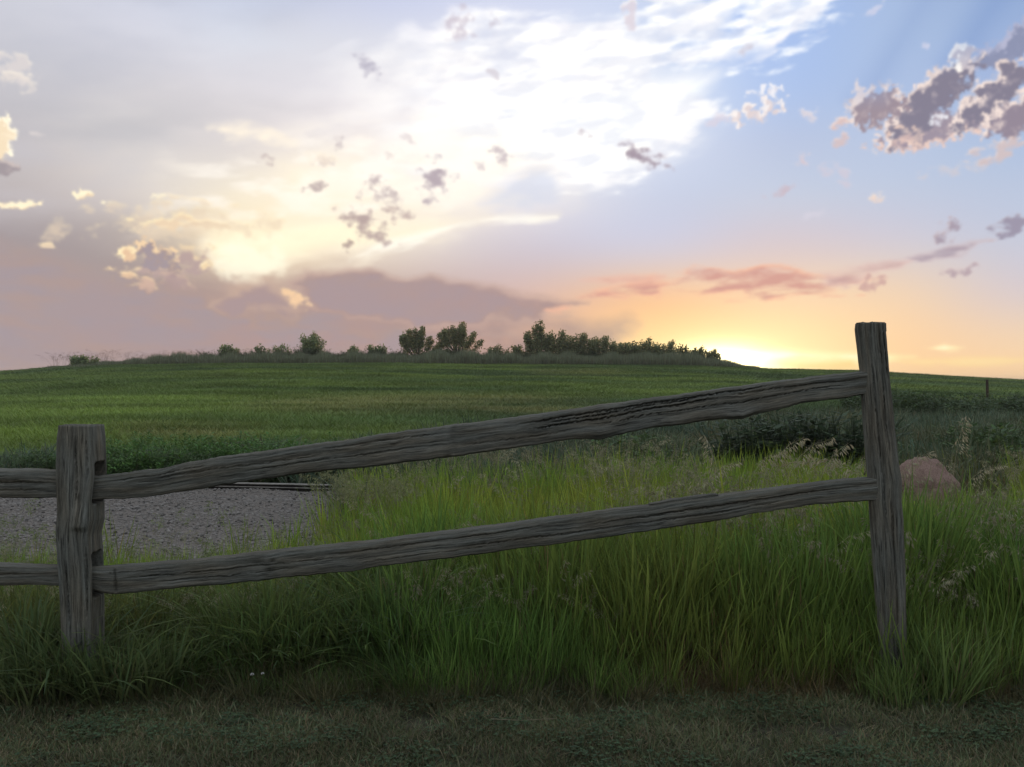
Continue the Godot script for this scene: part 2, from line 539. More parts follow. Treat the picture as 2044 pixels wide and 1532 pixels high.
	bank([Vector2(-38.35, 5.81), Vector2(-26.50, 6.87), Vector2(-20.64, 5.11), Vector2(-14.81, 4.74), Vector2(-10.56, 4.14), Vector2(0.78, 4.07), Vector2(-3.41, 1.84), Vector2(-38.35, 1.01)], 0.9, 0.8, 0.55, 3.5, -0.03, rgb(126, 110, 116), rgb(126, 110, 116), 1.0, 0.40, 49.0, 1.6)
	bank([Vector2(-12.30, 5.45), Vector2(-11.36, 6.03), Vector2(-9.20, 6.29), Vector2(-7.28, 6.10), Vector2(-5.77, 5.65), Vector2(-4.52, 5.91), Vector2(-1.17, 5.40), Vector2(1.90, 4.68), Vector2(4.41, 4.39), Vector2(0.50, 3.52), Vector2(-3.41, 2.95), Vector2(-8.93, 3.47), Vector2(-11.15, 4.27)], 0.28, 0.55, 0.55, 1.7, 0.0, rgb(186, 158, 148), plum, 0.5, 0.85, 10.0, 0.2)
	bank([Vector2(-16.37, 4.18), Vector2(-15.07, 5.38), Vector2(-13.23, 5.59), Vector2(-11.90, 4.53), Vector2(-11.63, 3.45), Vector2(-15.07, 3.40)], 0.4, 0.6, 0.6, 1.5, -0.1, rgb(196, 168, 150), rgb(164, 142, 142), 0.6, 0.8, 12.0)
	puff(Vector2(-11.74, 4.51), 0.95, 0.4, -28, rgb(248, 216, 166), rgb(238, 200, 160), 0.95, 4.0, 1.0, Vector2(0, 0.3), 0.4)
	# rose streaks above the glow
	bank([Vector2(1.90, 4.29), Vector2(4.41, 4.95), Vector2(7.45, 5.69), Vector2(8.82, 5.51), Vector2(10.18, 6.41), Vector2(12.33, 5.93), Vector2(13.65, 6.54), Vector2(15.75, 6.32), Vector2(17.29, 5.69), Vector2(20.29, 5.38), Vector2(16.78, 4.91), Vector2(13.65, 4.45), Vector2(10.45, 4.88), Vector2(7.17, 5.09), Vector2(4.41, 4.62)], 0.22, 0.95, 0.8, 3.6, 0.04, rgb(236, 180, 152), rgb(203, 150, 139), 0.5, 0.9, 13.0, 0.9)
	bank([Vector2(3.85, 5.73), Vector2(6.35, 6.03), Vector2(8.54, 5.89), Vector2(6.90, 5.53)], 0.18, 0.4, 0.8, 3.0, 0.02, rgb(226, 178, 160), rgb(212, 164, 150), 0.3, 0.7, 23.0, 0.3)
	bank([Vector2(15.75, 5.84), Vector2(18.80, 6.17), Vector2(21.99, 6.45), Vector2(19.80, 5.61), Vector2(18.05, 5.06)], 0.2, 0.5, 0.8, 2.6, -0.05, rgb(214, 182, 176), rgb(190, 156, 154), 0.4, 0.75, 33.0, 0.4)
	bank([Vector2(20.54, 6.41), Vector2(22.23, 6.72), Vector2(24.36, 7.24), Vector2(26.85, 7.34), Vector2(24.59, 6.73), Vector2(22.47, 6.20)], 0.15, 0.45, 0.9, 2.4, -0.1, rgb(196, 180, 184), rgb(160, 144, 156), 0.3, 0.85, 43.0, 0.3)
	puff(Vector2(23.07, 7.77), 0.55, 0.85, -25, rgb(190, 172, 176), rgb(158, 145, 158), 0.9, 5.0, 1.4, Vector2(-0.4, 0.5), 0.25)
	puff(Vector2(19.43, 5.20), 0.8, 0.5, 20, rgb(216, 178, 166), rgb(196, 158, 152), 0.8, 6.0, 1.3, Vector2(0, 0.3), 0.2)
	puff(Vector2(23.66, 5.64), 1.1, 0.4, 5, rgb(206, 184, 182), rgb(172, 152, 160), 0.85, 7.0, 1.2, Vector2(0, 0.3), 0.2)
	puff(Vector2(25.96, 7.77), 1.1, 0.6, 25, rgb(178, 164, 170), rgb(142, 134, 152), 0.95, 8.0, 1.1, Vector2(0, 0.3), 0.35)
	# low golden streaks by the sun
	bank([Vector2(11.12, 1.65), Vector2(14.71, 1.78), Vector2(19.30, 1.53), Vector2(21.51, 1.30), Vector2(18.30, 1.06), Vector2(13.13, 1.20)], 0.25, 0.3, 0.9, 4.0, 0.0, rgb(255, 242, 180), rgb(255, 251, 220), 0.4, 0.85, 15.0)
	bank([Vector2(14.71, 0.97), Vector2(18.30, 1.17), Vector2(18.80, 0.74), Vector2(15.75, 0.65)], 0.2, 0.25, 0.9, 4.0, 0.0, rgb(250, 212, 130), rgb(246, 200, 120), 0.3, 0.6, 25.0)
	bank([Vector2(21.99, 1.74), Vector2(22.95, 1.93), Vector2(24.01, 1.76), Vector2(22.95, 1.60)], 0.14, 0.15, 1.5, 3.0, 0.0, rgb(255, 236, 180), rgb(255, 246, 205), 0.2, 0.9, 35.0)
	bank([Vector2(20.29, 1.10), Vector2(23.89, 1.28), Vector2(26.85, 1.10), Vector2(23.66, 0.87)], 0.2, 0.25, 0.9, 4.0, 0.0, rgb(255, 226, 150), rgb(255, 232, 165), 0.3, 0.5, 45.0)
	# the broken heap clouds high on the right, dark with lit rims
	var rim := rgb(234, 216, 208)
	var slate := rgb(128, 123, 140)
	var mauve := rgb(142, 131, 145)
	var rose := rgb(226, 198, 188)
	var ul := Vector2(-0.26, 0.22)
	var dn := Vector2(-0.08, -0.26)
	heap(Vector2(26.07, 16.55), 1.7, 0.5, 28, rgb(176, 176, 198), rgb(134, 138, 164), 0.9, 61, 46, 0.22, 0.42, ul)
	heap(Vector2(22.95, 12.85), 3.4, 0.55, 10, rgb(230, 198, 184), rgb(150, 136, 148), 0.9, 67, 110, 0.18, 0.36, dn)
	heap(Vector2(22.11, 14.23), 2.9, 0.7, 38, rim, slate, 1.0, 62, 120, 0.20, 0.44, ul)
	heap(Vector2(23.77, 16.13), 0.55, 0.5, 20, rgb(255, 248, 238), rgb(196, 184, 188), 1.0, 63, 22, 0.18, 0.34, ul)
	heap(Vector2(19.60, 14.13), 1.35, 0.75, 15, rim, rgb(152, 138, 148), 1.0, 64, 70, 0.18, 0.36, ul)
	heap(Vector2(18.70, 14.90), 0.25, 0.55, 0, rim, rgb(230, 214, 210), 0.95, 65, 14, 0.14, 0.24, ul)
	heap(Vector2(25.00, 14.14), 2.1, 0.65, 42, rim, slate, 1.0, 66, 90, 0.20, 0.42, ul)
	heap(Vector2(26.30, 13.24), 1.6, 0.7, 30, rim, mauve, 1.0, 68, 56, 0.20, 0.38, ul)
	heap(Vector2(20.78, 12.75), 1.1, 0.35, -20, rgb(236, 206, 190), rgb(186, 168, 168), 0.85, 74, 26, 0.14, 0.28, dn)
	heap(Vector2(22.71, 13.32), 0.5, 0.2, 10, rgb(240, 240, 244), rgb(214, 214, 226), 0.8, 75, 12, 0.12, 0.2, ul)
	puff(Vector2(18.05, 13.58), 0.8, 0.5, 30, rgb(244, 218, 204), rgb(214, 186, 180), 0.9, 69.0, 1.2, Vector2(-0.3, 0.4), 0.2)
	puff(Vector2(25.28, 11.49), 1.6, 0.6, 20, rgb(236, 212, 200), rgb(206, 184, 180), 0.8, 70.0, 1.1, Vector2(-0.3, 0.4), 0.2)
	puff(Vector2(17.80, 12.59), 0.7, 0.35, 30, rgb(232, 205, 196), rgb(208, 184, 182), 0.8, 71.0, 1.2, Vector2(0, 0.4), 0.15)
	puff(Vector2(20.90, 12.36), 0.8, 0.4, 40, rgb(238, 208, 192), rgb(210, 182, 176), 0.8, 72.0, 1.2, Vector2(0, 0.4), 0.15)
	puff(Vector2(23.19, 10.69), 1.7, 0.35, 3, rgb(222, 206, 200), rgb(206, 194, 196), 0.55, 73.0, 1.0, Vector2(0, 0.4), 0.25)
	# pale tufts between the sheet and the heaps
	heap(Vector2(13.44, 14.42), 1.5, 0.4, 14, rgb(250, 238, 230), rgb(222, 204, 200), 0.85, 81, 40, 0.14, 0.28, ul)
	heap(Vector2(13.79, 15.36), 0.9, 0.25, 8, rgb(250, 243, 240), rgb(232, 222, 222), 0.75, 82, 18, 0.11, 0.2, ul)
	puff(Vector2(16.13, 14.05), 0.6, 0.5, 30, rgb(238, 226, 224), rgb(222, 208, 208), 0.7, 83.0, 1.3, Vector2(0, 0.4), 0.1)
	puff(Vector2(11.26, 14.00), 0.9, 0.45, 25, rgb(228, 216, 222), rgb(214, 202, 212), 0.6, 84.0, 1.0, Vector2(0, 0.4), 0.2)
	puff(Vector2(15.88, 11.82), 0.5, 0.45, 40, rgb(230, 206, 202), rgb(212, 192, 196), 0.8, 85.0, 1.3, Vector2(0, 0.4), 0.2)
	puff(Vector2(17.54, 11.08), 1.0, 0.6, -40, rgb(222, 206, 210), rgb(206, 194, 204), 0.6, 86.0, 1.0, Vector2(0, 0.4), 0.2)
	puff(Vector2(19.68, 9.65), 0.6, 0.3, 15, rgb(250, 226, 204), rgb(230, 206, 192), 0.9, 87.0, 1.3, Vector2(0, 0.4), 0.3)
	puff(Vector2(19.55, 18.93), 0.6, 0.3, 25, rgb(214, 212, 226), rgb(198, 200, 220), 0.8, 88.0, 1.3, Vector2(0, 0.4), 0.2)
	puff(Vector2(21.99, 16.95), 0.25, 0.35, 0, rgb(206, 206, 222), rgb(198, 200, 220), 0.8, 89.0, 1.5, Vector2(0, 0.4), 0.3)
	puff(Vector2(16.52, 8.93), 0.8, 0.25, 20, rgb(214, 208, 218), rgb(206, 202, 214), 0.6, 90.0, 1.2, Vector2(0, 0.4), 0.2)
	puff(Vector2(6.62, 19.63), 0.5, 0.85, 5, rgb(250, 244, 240), rgb(214, 204, 212), 0.85, 91.0, 1.1, Vector2(0, 0.6), 0.3)
	# small dark scraps in front of the bright sheet
	var ink := rgb(166, 152, 162)
	var haze := rgb(214, 204, 208)
	puff(Vector2(7.45, 12.31), 1.5, 0.5, -22, rgb(212, 198, 200), rgb(156, 142, 154), 0.95, 101.0, 1.22, Vector2(0, 0.3), 0.50, 0.62)
	puff(Vector2(-4.18, 11.12), 1.05, 1.35, -15, haze, ink, 0.85, 102.0, 1.01, Vector2(0, 0.2), 0.40, 0.62)
	puff(Vector2(-7.42, 10.47), 1.4, 0.85, -25, rgb(222, 208, 202), rgb(178, 162, 164), 0.8, 103.0, 1.01, Vector2(0, 0.2), 0.35, 0.62)
	puff(Vector2(-7.97, 8.54), 1.7, 0.75, -32, rgb(214, 194, 180), rgb(172, 152, 150), 0.9, 104.0, 1.01, Vector2(0, 0.2), 0.50, 0.62)
	puff(Vector2(-6.18, 9.15), 1.1, 0.45, -15, rgb(220, 200, 186), rgb(184, 164, 160), 0.8, 105.0, 1.22, Vector2(0, 0.2), 0.35, 0.62)
	puff(Vector2(-10.93, 10.53), 0.8, 0.3, 12, rgb(206, 192, 184), rgb(180, 164, 162), 0.85, 106.0, 1.44, Vector2(0, 0.2), 0.45, 0.62)
	puff(Vector2(-9.04, 7.47), 0.35, 0.4, 0, rgb(206, 184, 160), rgb(166, 146, 140), 0.85, 107.0, 1.51, Vector2(0, 0.2), 0.45, 0.62)
	puff(Vector2(-7.97, 16.95), 1.2, 0.55, -38, rgb(206, 200, 210), rgb(172, 168, 184), 0.8, 108.0, 1.08, Vector2(0, 0.2), 0.40, 0.62)
	puff(Vector2(-2.99, 19.23), 1.1, 0.95, -60, rgb(222, 214, 218), rgb(192, 182, 194), 0.75, 109.0, 1.01, Vector2(0, 0.2), 0.35, 0.62)
	puff(Vector2(-1.03, 19.37), 0.7, 0.5, 60, rgb(226, 220, 222), rgb(196, 188, 198), 0.7, 110.0, 1.22, Vector2(0, 0.2), 0.35, 0.62)
	puff(Vector2(-0.61, 12.41), 0.9, 0.6, -40, rgb(226, 214, 212), rgb(186, 172, 178), 0.75, 111.0, 1.22, Vector2(0, 0.2), 0.30, 0.62)
	puff(Vector2(-9.47, 12.90), 0.45, 0.55, -20, rgb(222, 212, 208), rgb(190, 178, 180), 0.75, 112.0, 1.44, Vector2(0, 0.2), 0.35, 0.62)
	puff(Vector2(-10.29, 11.95), 0.7, 0.35, 10, rgb(226, 212, 202), rgb(196, 180, 176), 0.7, 113.0, 1.44, Vector2(0, 0.2), 0.35, 0.62)
	puff(Vector2(-13.50, 11.89), 0.6, 0.3, -20, rgb(206, 192, 186), rgb(184, 168, 166), 0.75, 114.0, 1.44, Vector2(0, 0.2), 0.35, 0.62)
	puff(Vector2(-1.03, 16.72), 0.5, 0.35, -50, rgb(226, 220, 222), rgb(200, 192, 200), 0.7, 115.0, 1.44, Vector2(0, 0.2), 0.30, 0.62)
	puff(Vector2(12.86, 17.57), 0.7, 0.3, 35, rgb(224, 220, 226), rgb(196, 190, 202), 0.7, 116.0, 1.30, Vector2(0, 0.2), 0.35, 0.62)
	puff(Vector2(4.13, 13.57), 0.5, 0.25, -10, rgb(226, 216, 216), rgb(190, 178, 184), 0.7, 117.0, 1.44, Vector2(0, 0.2), 0.35, 0.62)
	puff(Vector2(14.71, 10.22), 1.0, 0.3, 22, rgb(212, 190, 196), rgb(196, 172, 180), 0.75, 118.0, 1.22, Vector2(0, 0.2), 0.45, 0.62)
	puff(Vector2(-5.63, 13.28), 0.7, 0.25, -30, rgb(232, 222, 220), rgb(206, 194, 196), 0.6, 119.0, 1.30, Vector2(0, 0.2), 0.35, 0.62)
	puff(Vector2(-1.73, 12.00), 0.4, 0.3, -30, rgb(232, 222, 220), rgb(196, 182, 186), 0.7, 120.0, 1.30, Vector2(0, 0.2), 0.35, 0.62)
	puff(Vector2(-6.59, 12.46), 0.5, 0.3, 20, rgb(236, 224, 216), rgb(214, 200, 196), 0.6, 121.0, 1.30, Vector2(0, 0.2), 0.35, 0.62)
	# the feathered bright patch and the lit tufts on the left
	bank([Vector2(-16.37, 13.37), Vector2(-15.07, 13.79), Vector2(-13.23, 13.61), Vector2(-11.63, 12.76), Vector2(-12.70, 12.50), Vector2(-14.81, 12.91)], 0.25, 0.55, 0.6, 2.2, 0.28, rgb(246, 234, 216), rgb(252, 240, 220), 0.5, 0.85, 20.0, 0.5)
	puff(Vector2(-10.56, 12.13), 1.2, 0.4, -14, rgb(250, 238, 216), rgb(240, 226, 208), 0.6, 131.0, 1.0, Vector2(0, 0.4), 0.25)
	var gold := rgb(255, 244, 210)
	heap(Vector2(-26.41, 12.08), 0.55, 0.85, 0, rgb(255, 248, 226), rgb(236, 216, 186), 1.0, 132, 34, 0.2, 0.38, Vector2(0.2, 0.22))
	heap(Vector2(-26.50, 10.66), 0.6, 0.25, 0, rgb(198, 184, 180), rgb(156, 146, 150), 0.95, 133, 16, 0.18, 0.3, ul)
	puff(Vector2(-25.94, 15.64), 1.2, 0.75, -35, rgb(240, 230, 216), rgb(214, 206, 204), 0.8, 134.0, 1.0, Vector2(0.2, 0.5), 0.3)
	puff(Vector2(-25.55, 14.82), 0.9, 0.5, 0, rgb(246, 236, 220), rgb(224, 214, 206), 0.8, 135.0, 1.0, Vector2(0, 0.5), 0.3)
	heap(Vector2(-25.55, 8.86), 0.9, 0.10, 9, rgb(255, 242, 208), rgb(240, 216, 180), 0.95, 136, 22, 0.10, 0.2, ul)
	heap(Vector2(-22.52, 9.62), 0.4, 0.18, 12, gold, rgb(232, 208, 176), 0.95, 137, 14, 0.13, 0.22, ul)
	puff(Vector2(-21.49, 9.26), 0.4, 0.15, 0, gold, rgb(240, 220, 186), 0.9, 138.0, 1.4, Vector2(0, 0.5), 0.3)
	puff(Vector2(-24.40, 6.94), 0.5, 0.18, 0, rgb(250, 226, 184), rgb(228, 204, 176), 0.9, 139.0, 1.4, Vector2(0, 0.5), 0.35)
	puff(Vector2(-24.91, 12.38), 0.4, 0.15, 0, rgb(220, 210, 206), rgb(214, 204, 202), 0.7, 140.0, 1.4, Vector2(0, 0.5), 0.3)
	puff(Vector2(-18.95, 9.69), 0.5, 0.18, 10, gold, rgb(240, 224, 196), 0.8, 141.0, 1.4, Vector2(0, 0.5), 0.3)
	puff(Vector2(-18.90, 8.35), 1.9, 0.55, 5, rgb(254, 236, 192), rgb(230, 204, 172), 0.85, 142.0, 1.0, Vector2(-0.2, 0.6), 0.3)
	puff(Vector2(-17.52, 9.66), 1.4, 0.2, -8, rgb(246, 228, 196), rgb(230, 212, 188), 0.7, 143.0, 1.0, Vector2(0, 0.5), 0.3)
	puff(Vector2(-16.37, 8.41), 2.4, 0.3, 6, rgb(252, 234, 196), rgb(224, 200, 172), 0.7, 144.0, 0.9, Vector2(0, 0.5), 0.3)
	# the lit heap at (310,520)
	puff(Vector2(-18.28, 6.11), 2.5, 1.0, 12, rgb(250, 224, 178), rgb(178, 156, 152), 0.95, 150.0, 0.8, Vector2(0.2, 0.8), 0.35)
	heap(Vector2(-19.10, 6.63), 1.15, 0.5, -22, rgb(240, 208, 168), rgb(148, 132, 136), 0.95, 151, 40, 0.2, 0.4, Vector2(0.05, 0.3))
	heap(Vector2(-20.59, 6.77), 0.35, 0.28, 20, rgb(255, 236, 190), rgb(226, 190, 156), 0.95, 152, 14, 0.16, 0.28, ul)
	puff(Vector2(-20.93, 5.75), 1.2, 0.25, -12, rgb(252, 222, 176), rgb(226, 192, 158), 0.9, 153.0, 1.2, Vector2(0, 0.5), 0.3)
	puff(Vector2(-16.57, 6.19), 0.45, 0.28, 10, rgb(255, 238, 196), rgb(240, 214, 172), 0.9, 154.0, 1.3, Vector2(0, 0.5), 0.35)
	puff(Vector2(-18.15, 5.32), 1.6, 0.5, -6, rgb(220, 188, 160), rgb(172, 148, 146), 0.7, 155.0, 0.9, Vector2(0, 0.5), 0.3)
	puff(Vector2(-19.65, 5.20), 0.7, 0.4, -30, rgb(242, 210, 168), rgb(206, 174, 156), 0.8, 156.0, 1.1, Vector2(0, 0.5), 0.3)
	# faint sun rays: two dark bands of shadowed air beside the high heaps
	bank([Vector2(18.30, 14.69), Vector2(21.51, 19.17), Vector2(22.71, 21.29), Vector2(24.12, 21.08), Vector2(21.99, 18.41), Vector2(19.80, 14.56)], 0.9, 0.2, 0.3, 1.0, 0.0, rgb(136, 158, 200), rgb(134, 156, 198), 1.0, 0.4, 30.0)
	bank([Vector2(22.71, 15.97), Vector2(24.59, 18.77), Vector2(25.73, 20.39), Vector2(27.30, 20.14), Vector2(24.36, 16.25)], 0.8, 0.2, 0.3, 1.0, 0.0, rgb(120, 146, 194), rgb(118, 144, 192), 1.0, 0.4, 31.0)


# ------------------------------------------------------------------ the ground
const CREST := [[-3.0, 766.0], [-0.75, 758.0], [-0.50, 744.0], [-0.44, 734.0], [-0.38, 727.0], [-0.26, 723.0], [-0.15, 723.0], [0.0, 725.0], [0.08, 726.0], [0.18, 728.0], [0.215, 731.0], [0.245, 738.0], [0.33, 741.0], [0.42, 752.0], [0.50, 761.0], [0.75, 770.0], [3.0, 775.0]]


func height(x: float, d: float) -> float:
	if d < 12.0: return 0.012 * fine.get_noise_2d(x * 1.3, d * 1.3)
	var t := x / d
	var top := EYE + (766.0 - lut(CREST, t)) / FOCAL * RIDGE
	var u := clampf((d - 12.0) / (RIDGE - 12.0), 0.0, 1.0)
	var h := top * pow(u, 1.22)
	h += 0.10 * fine.get_noise_2d(x * 0.07, d * 0.05) * smoothstep(0.0, 0.1, u) * (1.0 - smoothstep(0.75, 1.0, u))
	if d > RIDGE:
		h = maxf(top - 0.03 * (d - RIDGE) - 0.0006 * (d - RIDGE) * (d - RIDGE), -6.0)
	return h


func lawn_edge(x: float) -> float:
	return 4.06 + 0.10 * fine.get_noise_2d(x * 1.1, 3.0) + 0.05 * fine.get_noise_2d(x * 4.0, 9.0)


func gravel_at(x: float, d: float) -> float:            # above 0 inside the gravel
	var n := 0.50 * fine.get_noise_2d(x * 1.1, d * 1.1) + 0.22 * fine.get_noise_2d(x * 5.0, d * 5.0)
	var right := lut([[6.4, -1.20], [7.2, -1.10], [8.5, -1.30], [11.0, -1.60], [12.3, -2.0]], d) - x
	var yard := minf(minf(right, d - 6.7), 12.2 - d)
	return yard + n * 0.6


func field_tint(x: float, d: float) -> Color:           # what grows where: greens and dry bands of the crop
	var n := fbm.get_noise_2d(x * 0.035, d * 0.09)
	var n2 := fbm.get_noise_2d(x * 0.12 + 40.0, d * 0.3)
	var c := Color(0.125, 0.175, 0.046).lerp(Color(0.070, 0.112, 0.042), clampf(0.5 + n * 1.6, 0.0, 1.0))
	var left := clampf((-x / d - 0.02) * 2.6, 0.0, 1.0) * clampf(1.5 - d / 55.0, 0.0, 1.0)
	c = c.lerp(Color(0.150, 0.215, 0.046), left * 0.65)
	var t := x / d
	var dry := smoothstep(24.0, 29.0, d) * (1.0 - smoothstep(34.0, 44.0, d)) * smoothstep(-0.30, -0.16, t) * (1.0 - smoothstep(0.0, 0.12, t))
	dry = maxf(dry, smoothstep(18.0, 20.0, d) * (1.0 - smoothstep(21.0, 24.0, d)) * smoothstep(-0.40, -0.36, t) * (1.0 - smoothstep(-0.30, -0.22, t)) * 0.9)
	dry = maxf(dry, 0.5 * smoothstep(62.0, 70.0, d) * (1.0 - smoothstep(76.0, 88.0, d)) * smoothstep(0.0, 0.03, t) * (1.0 - smoothstep(0.08, 0.14, t)))
	c = c.lerp(Color(0.200, 0.180, 0.085), clampf(dry * (0.5 + n2), 0.0, 0.5))
	var k := (1.0 + n2 * 0.5 + 0.36 * fbm.get_noise_2d(x * 0.018 + 7.0, d * 0.16 + x * 0.05)) * 1.55
	return Color(c.r * k, c.g * k, c.b * k)


func build_ground():
	var ds := []
	var d := -60.0
	while d < 3200.0:
		ds.append(d)
		d += 6.0 if d < -6.0 else 0.4 if d < 14.0 else 0.03 * d if d < 130.0 else 0.2 * d
	var ts := []
	for i in range(-70, 71):
		var s := i / 70.0
		ts.append(0.65 * s + 2.6 * s * s * s * s * s)
	var v := PackedVector3Array()
	var c := PackedColorArray()
	var idx := PackedInt32Array()
	for a in ds:
		for t in ts:
			var x: float = t * (maxf(a, 0.0) + (9.0 if a < 12.0 else 9.0))
			v.append(Vector3(x, height(x, a), -a))
			var col := Color(0.075, 0.060, 0.042)
			if a > 12.5: col = field_tint(x, a).lerp(col, 0.25)
			elif a < 4.2:
				col = Color(0.105, 0.090, 0.062).lerp(Color(0.075, 0.075, 0.04), 0.5 + 0.5 * fine.get_noise_2d(x * 2.0, a * 2.0))
			c.append(col)
	var w := ts.size()
	for i in ds.size() - 1:
		for j in w - 1:
			var p := i * w + j
			idx.append_array([p, p + w, p + 1, p + 1, p + w, p + w + 1])
	var o := obj("ground", mesh_of(v, smooth_normals(v, idx), c, PackedVector2Array(), idx), M.ground)
	tag(o, "", "", "", "structure")


func build_gravel():
	var v := PackedVector3Array()
	var idx := PackedInt32Array()
	var at_cell := {}
	var step := 0.12
	for i in range(0, 95):
		for j in range(0, 110):
			var x := -12.0 + i * step
			var d := 0.8 + j * step
			if gravel_at(x, d) < 0.0: continue
			var k := []
			for q in [[0, 0], [1, 0], [0, 1], [1, 1]]:
				var key := (i + int(q[0])) * 1000 + j + int(q[1])
				if not at_cell.has(key):
					at_cell[key] = v.size()
					var xx: float = x + q[0] * step
					var dd: float = d + q[1] * step
					v.append(Vector3(xx, height(xx, dd) + 0.012 + 0.02 * fine.get_noise_2d(xx * 0.9, dd * 0.9) + 0.012, -dd))
				k.append(at_cell[key])
			idx.append_array([k[0], k[2], k[1], k[1], k[2], k[3]])
	var o := obj("gravel_yard", mesh_of(v, smooth_normals(v, idx), PackedColorArray(), PackedVector2Array(), idx), M.gravel)
	tag(o, "", "", "", "structure")
	# loose stones
	var m := rock_mesh(1, 0.32, 7)
	var places := []
	var tries := 0
	while places.size() < 26000 and tries < 90000:
		tries += 1
		var d := 3.2 + 9.2 * sqrt(rng.randf())
		var x := -0.55 * d + rng.randf() * (0.55 * d - 0.9)
		if gravel_at(x, d) < -0.05 * rng.randf(): continue
		var s := (0.004 + 0.013 * pow(rng.randf(), 4.0))
		var b := Basis.from_euler(Vector3(rng.randf() * 6.0, rng.randf() * 6.0, 0)).scaled(Vector3(s, s * 0.7, s))
		var tone := rng.randf_range(0.13, 0.23) * (0.35 if rng.randf() < 0.12 else 1.0)
		places.append([Transform3D(b, Vector3(x, height(x, d) + 0.024 + 0.02 * fine.get_noise_2d(x * 0.9, d * 0.9) + s * 0.25, -d)), Color(tone * 1.14, tone * 1.02, tone * 0.90)])
	scatter("gravel_stones", m, M.stone, places, "loose grey gravel stones spread over the yard behind the fence", "gravel")


func scatter(called: String, m: Mesh, mat: Material, places: Array, label: String, category: String, parent: Node = self) -> MultiMeshInstance3D:
	var mm := MultiMesh.new()
	mm.transform_format = MultiMesh.TRANSFORM_3D
	mm.use_colors = true
	mm.mesh = m
	mm.instance_count = places.size()
	for i in places.size():
		mm.set_instance_transform(i, places[i][0])
		mm.set_instance_color(i, places[i][1])
	var o := MultiMeshInstance3D.new()
	o.name = numbered(called) if parent == self else called
	o.multimesh = mm
	o.material_override = mat
	parent.add_child(o, true)
	tag(o, label, category, "", "stuff")
	return o


func rock_mesh(sub: int, bump: float, sd: int) -> ArrayMesh:
	# a subdivided octahedron pushed about by noise
	var v := PackedVector3Array()
	var idx := PackedInt32Array()
	var n := 2 << sub
	for f in 8:
		var sx := 1.0 if f & 1 else -1.0
		var sy := 1.0 if f & 2 else -1.0
		var sz := 1.0 if f & 4 else -1.0
		var base := v.size()
		for i in n + 1:
			for j in n + 1 - i:
				var p := Vector3(sx * (n - i - j), sy * i, sz * j).normalized()
				v.append(p)
		var row := base
		for i in n:
			var w := n + 1 - i
			for j in w - 1:
				var a := row + j
				var b := row + j + 1
				var e := row + w + j
				var flip := sx * sy * sz < 0.0
				idx.append_array([a, e, b] if flip else [a, b, e])
				if j < w - 2:
					idx.append_array([b, e, e + 1] if flip else [b, e + 1, e])
			row += w
	for i in v.size():
		var p := v[i]
		v[i] = p * (1.0 + bump * fbm.get_noise_3d(p.x * 0.9 + sd, p.y * 0.9, p.z * 0.9) + bump * 0.25 * fbm.get_noise_3d(p.x * 3.0, p.y * 3.0 + sd, p.z * 3.0))
	var nor := PackedVector3Array()
	var merged := {}
	var sn := smooth_normals(v, idx)
	for i in v.size():
		var key := v[i].snapped(Vector3.ONE * 0.001)
		merged[key] = merged.get(key, Vector3.ZERO) + sn[i]
	for i in v.size():
		var q: Vector3 = merged[v[i].snapped(Vector3.ONE * 0.001)]
		q = q.normalized()
		nor.append(q if q.dot(v[i]) > 0.0 else -q)
	var c := PackedColorArray()
	c.resize(v.size())
	c.fill(Color.WHITE)
	return mesh_of(v, nor, c, PackedVector2Array(), idx)


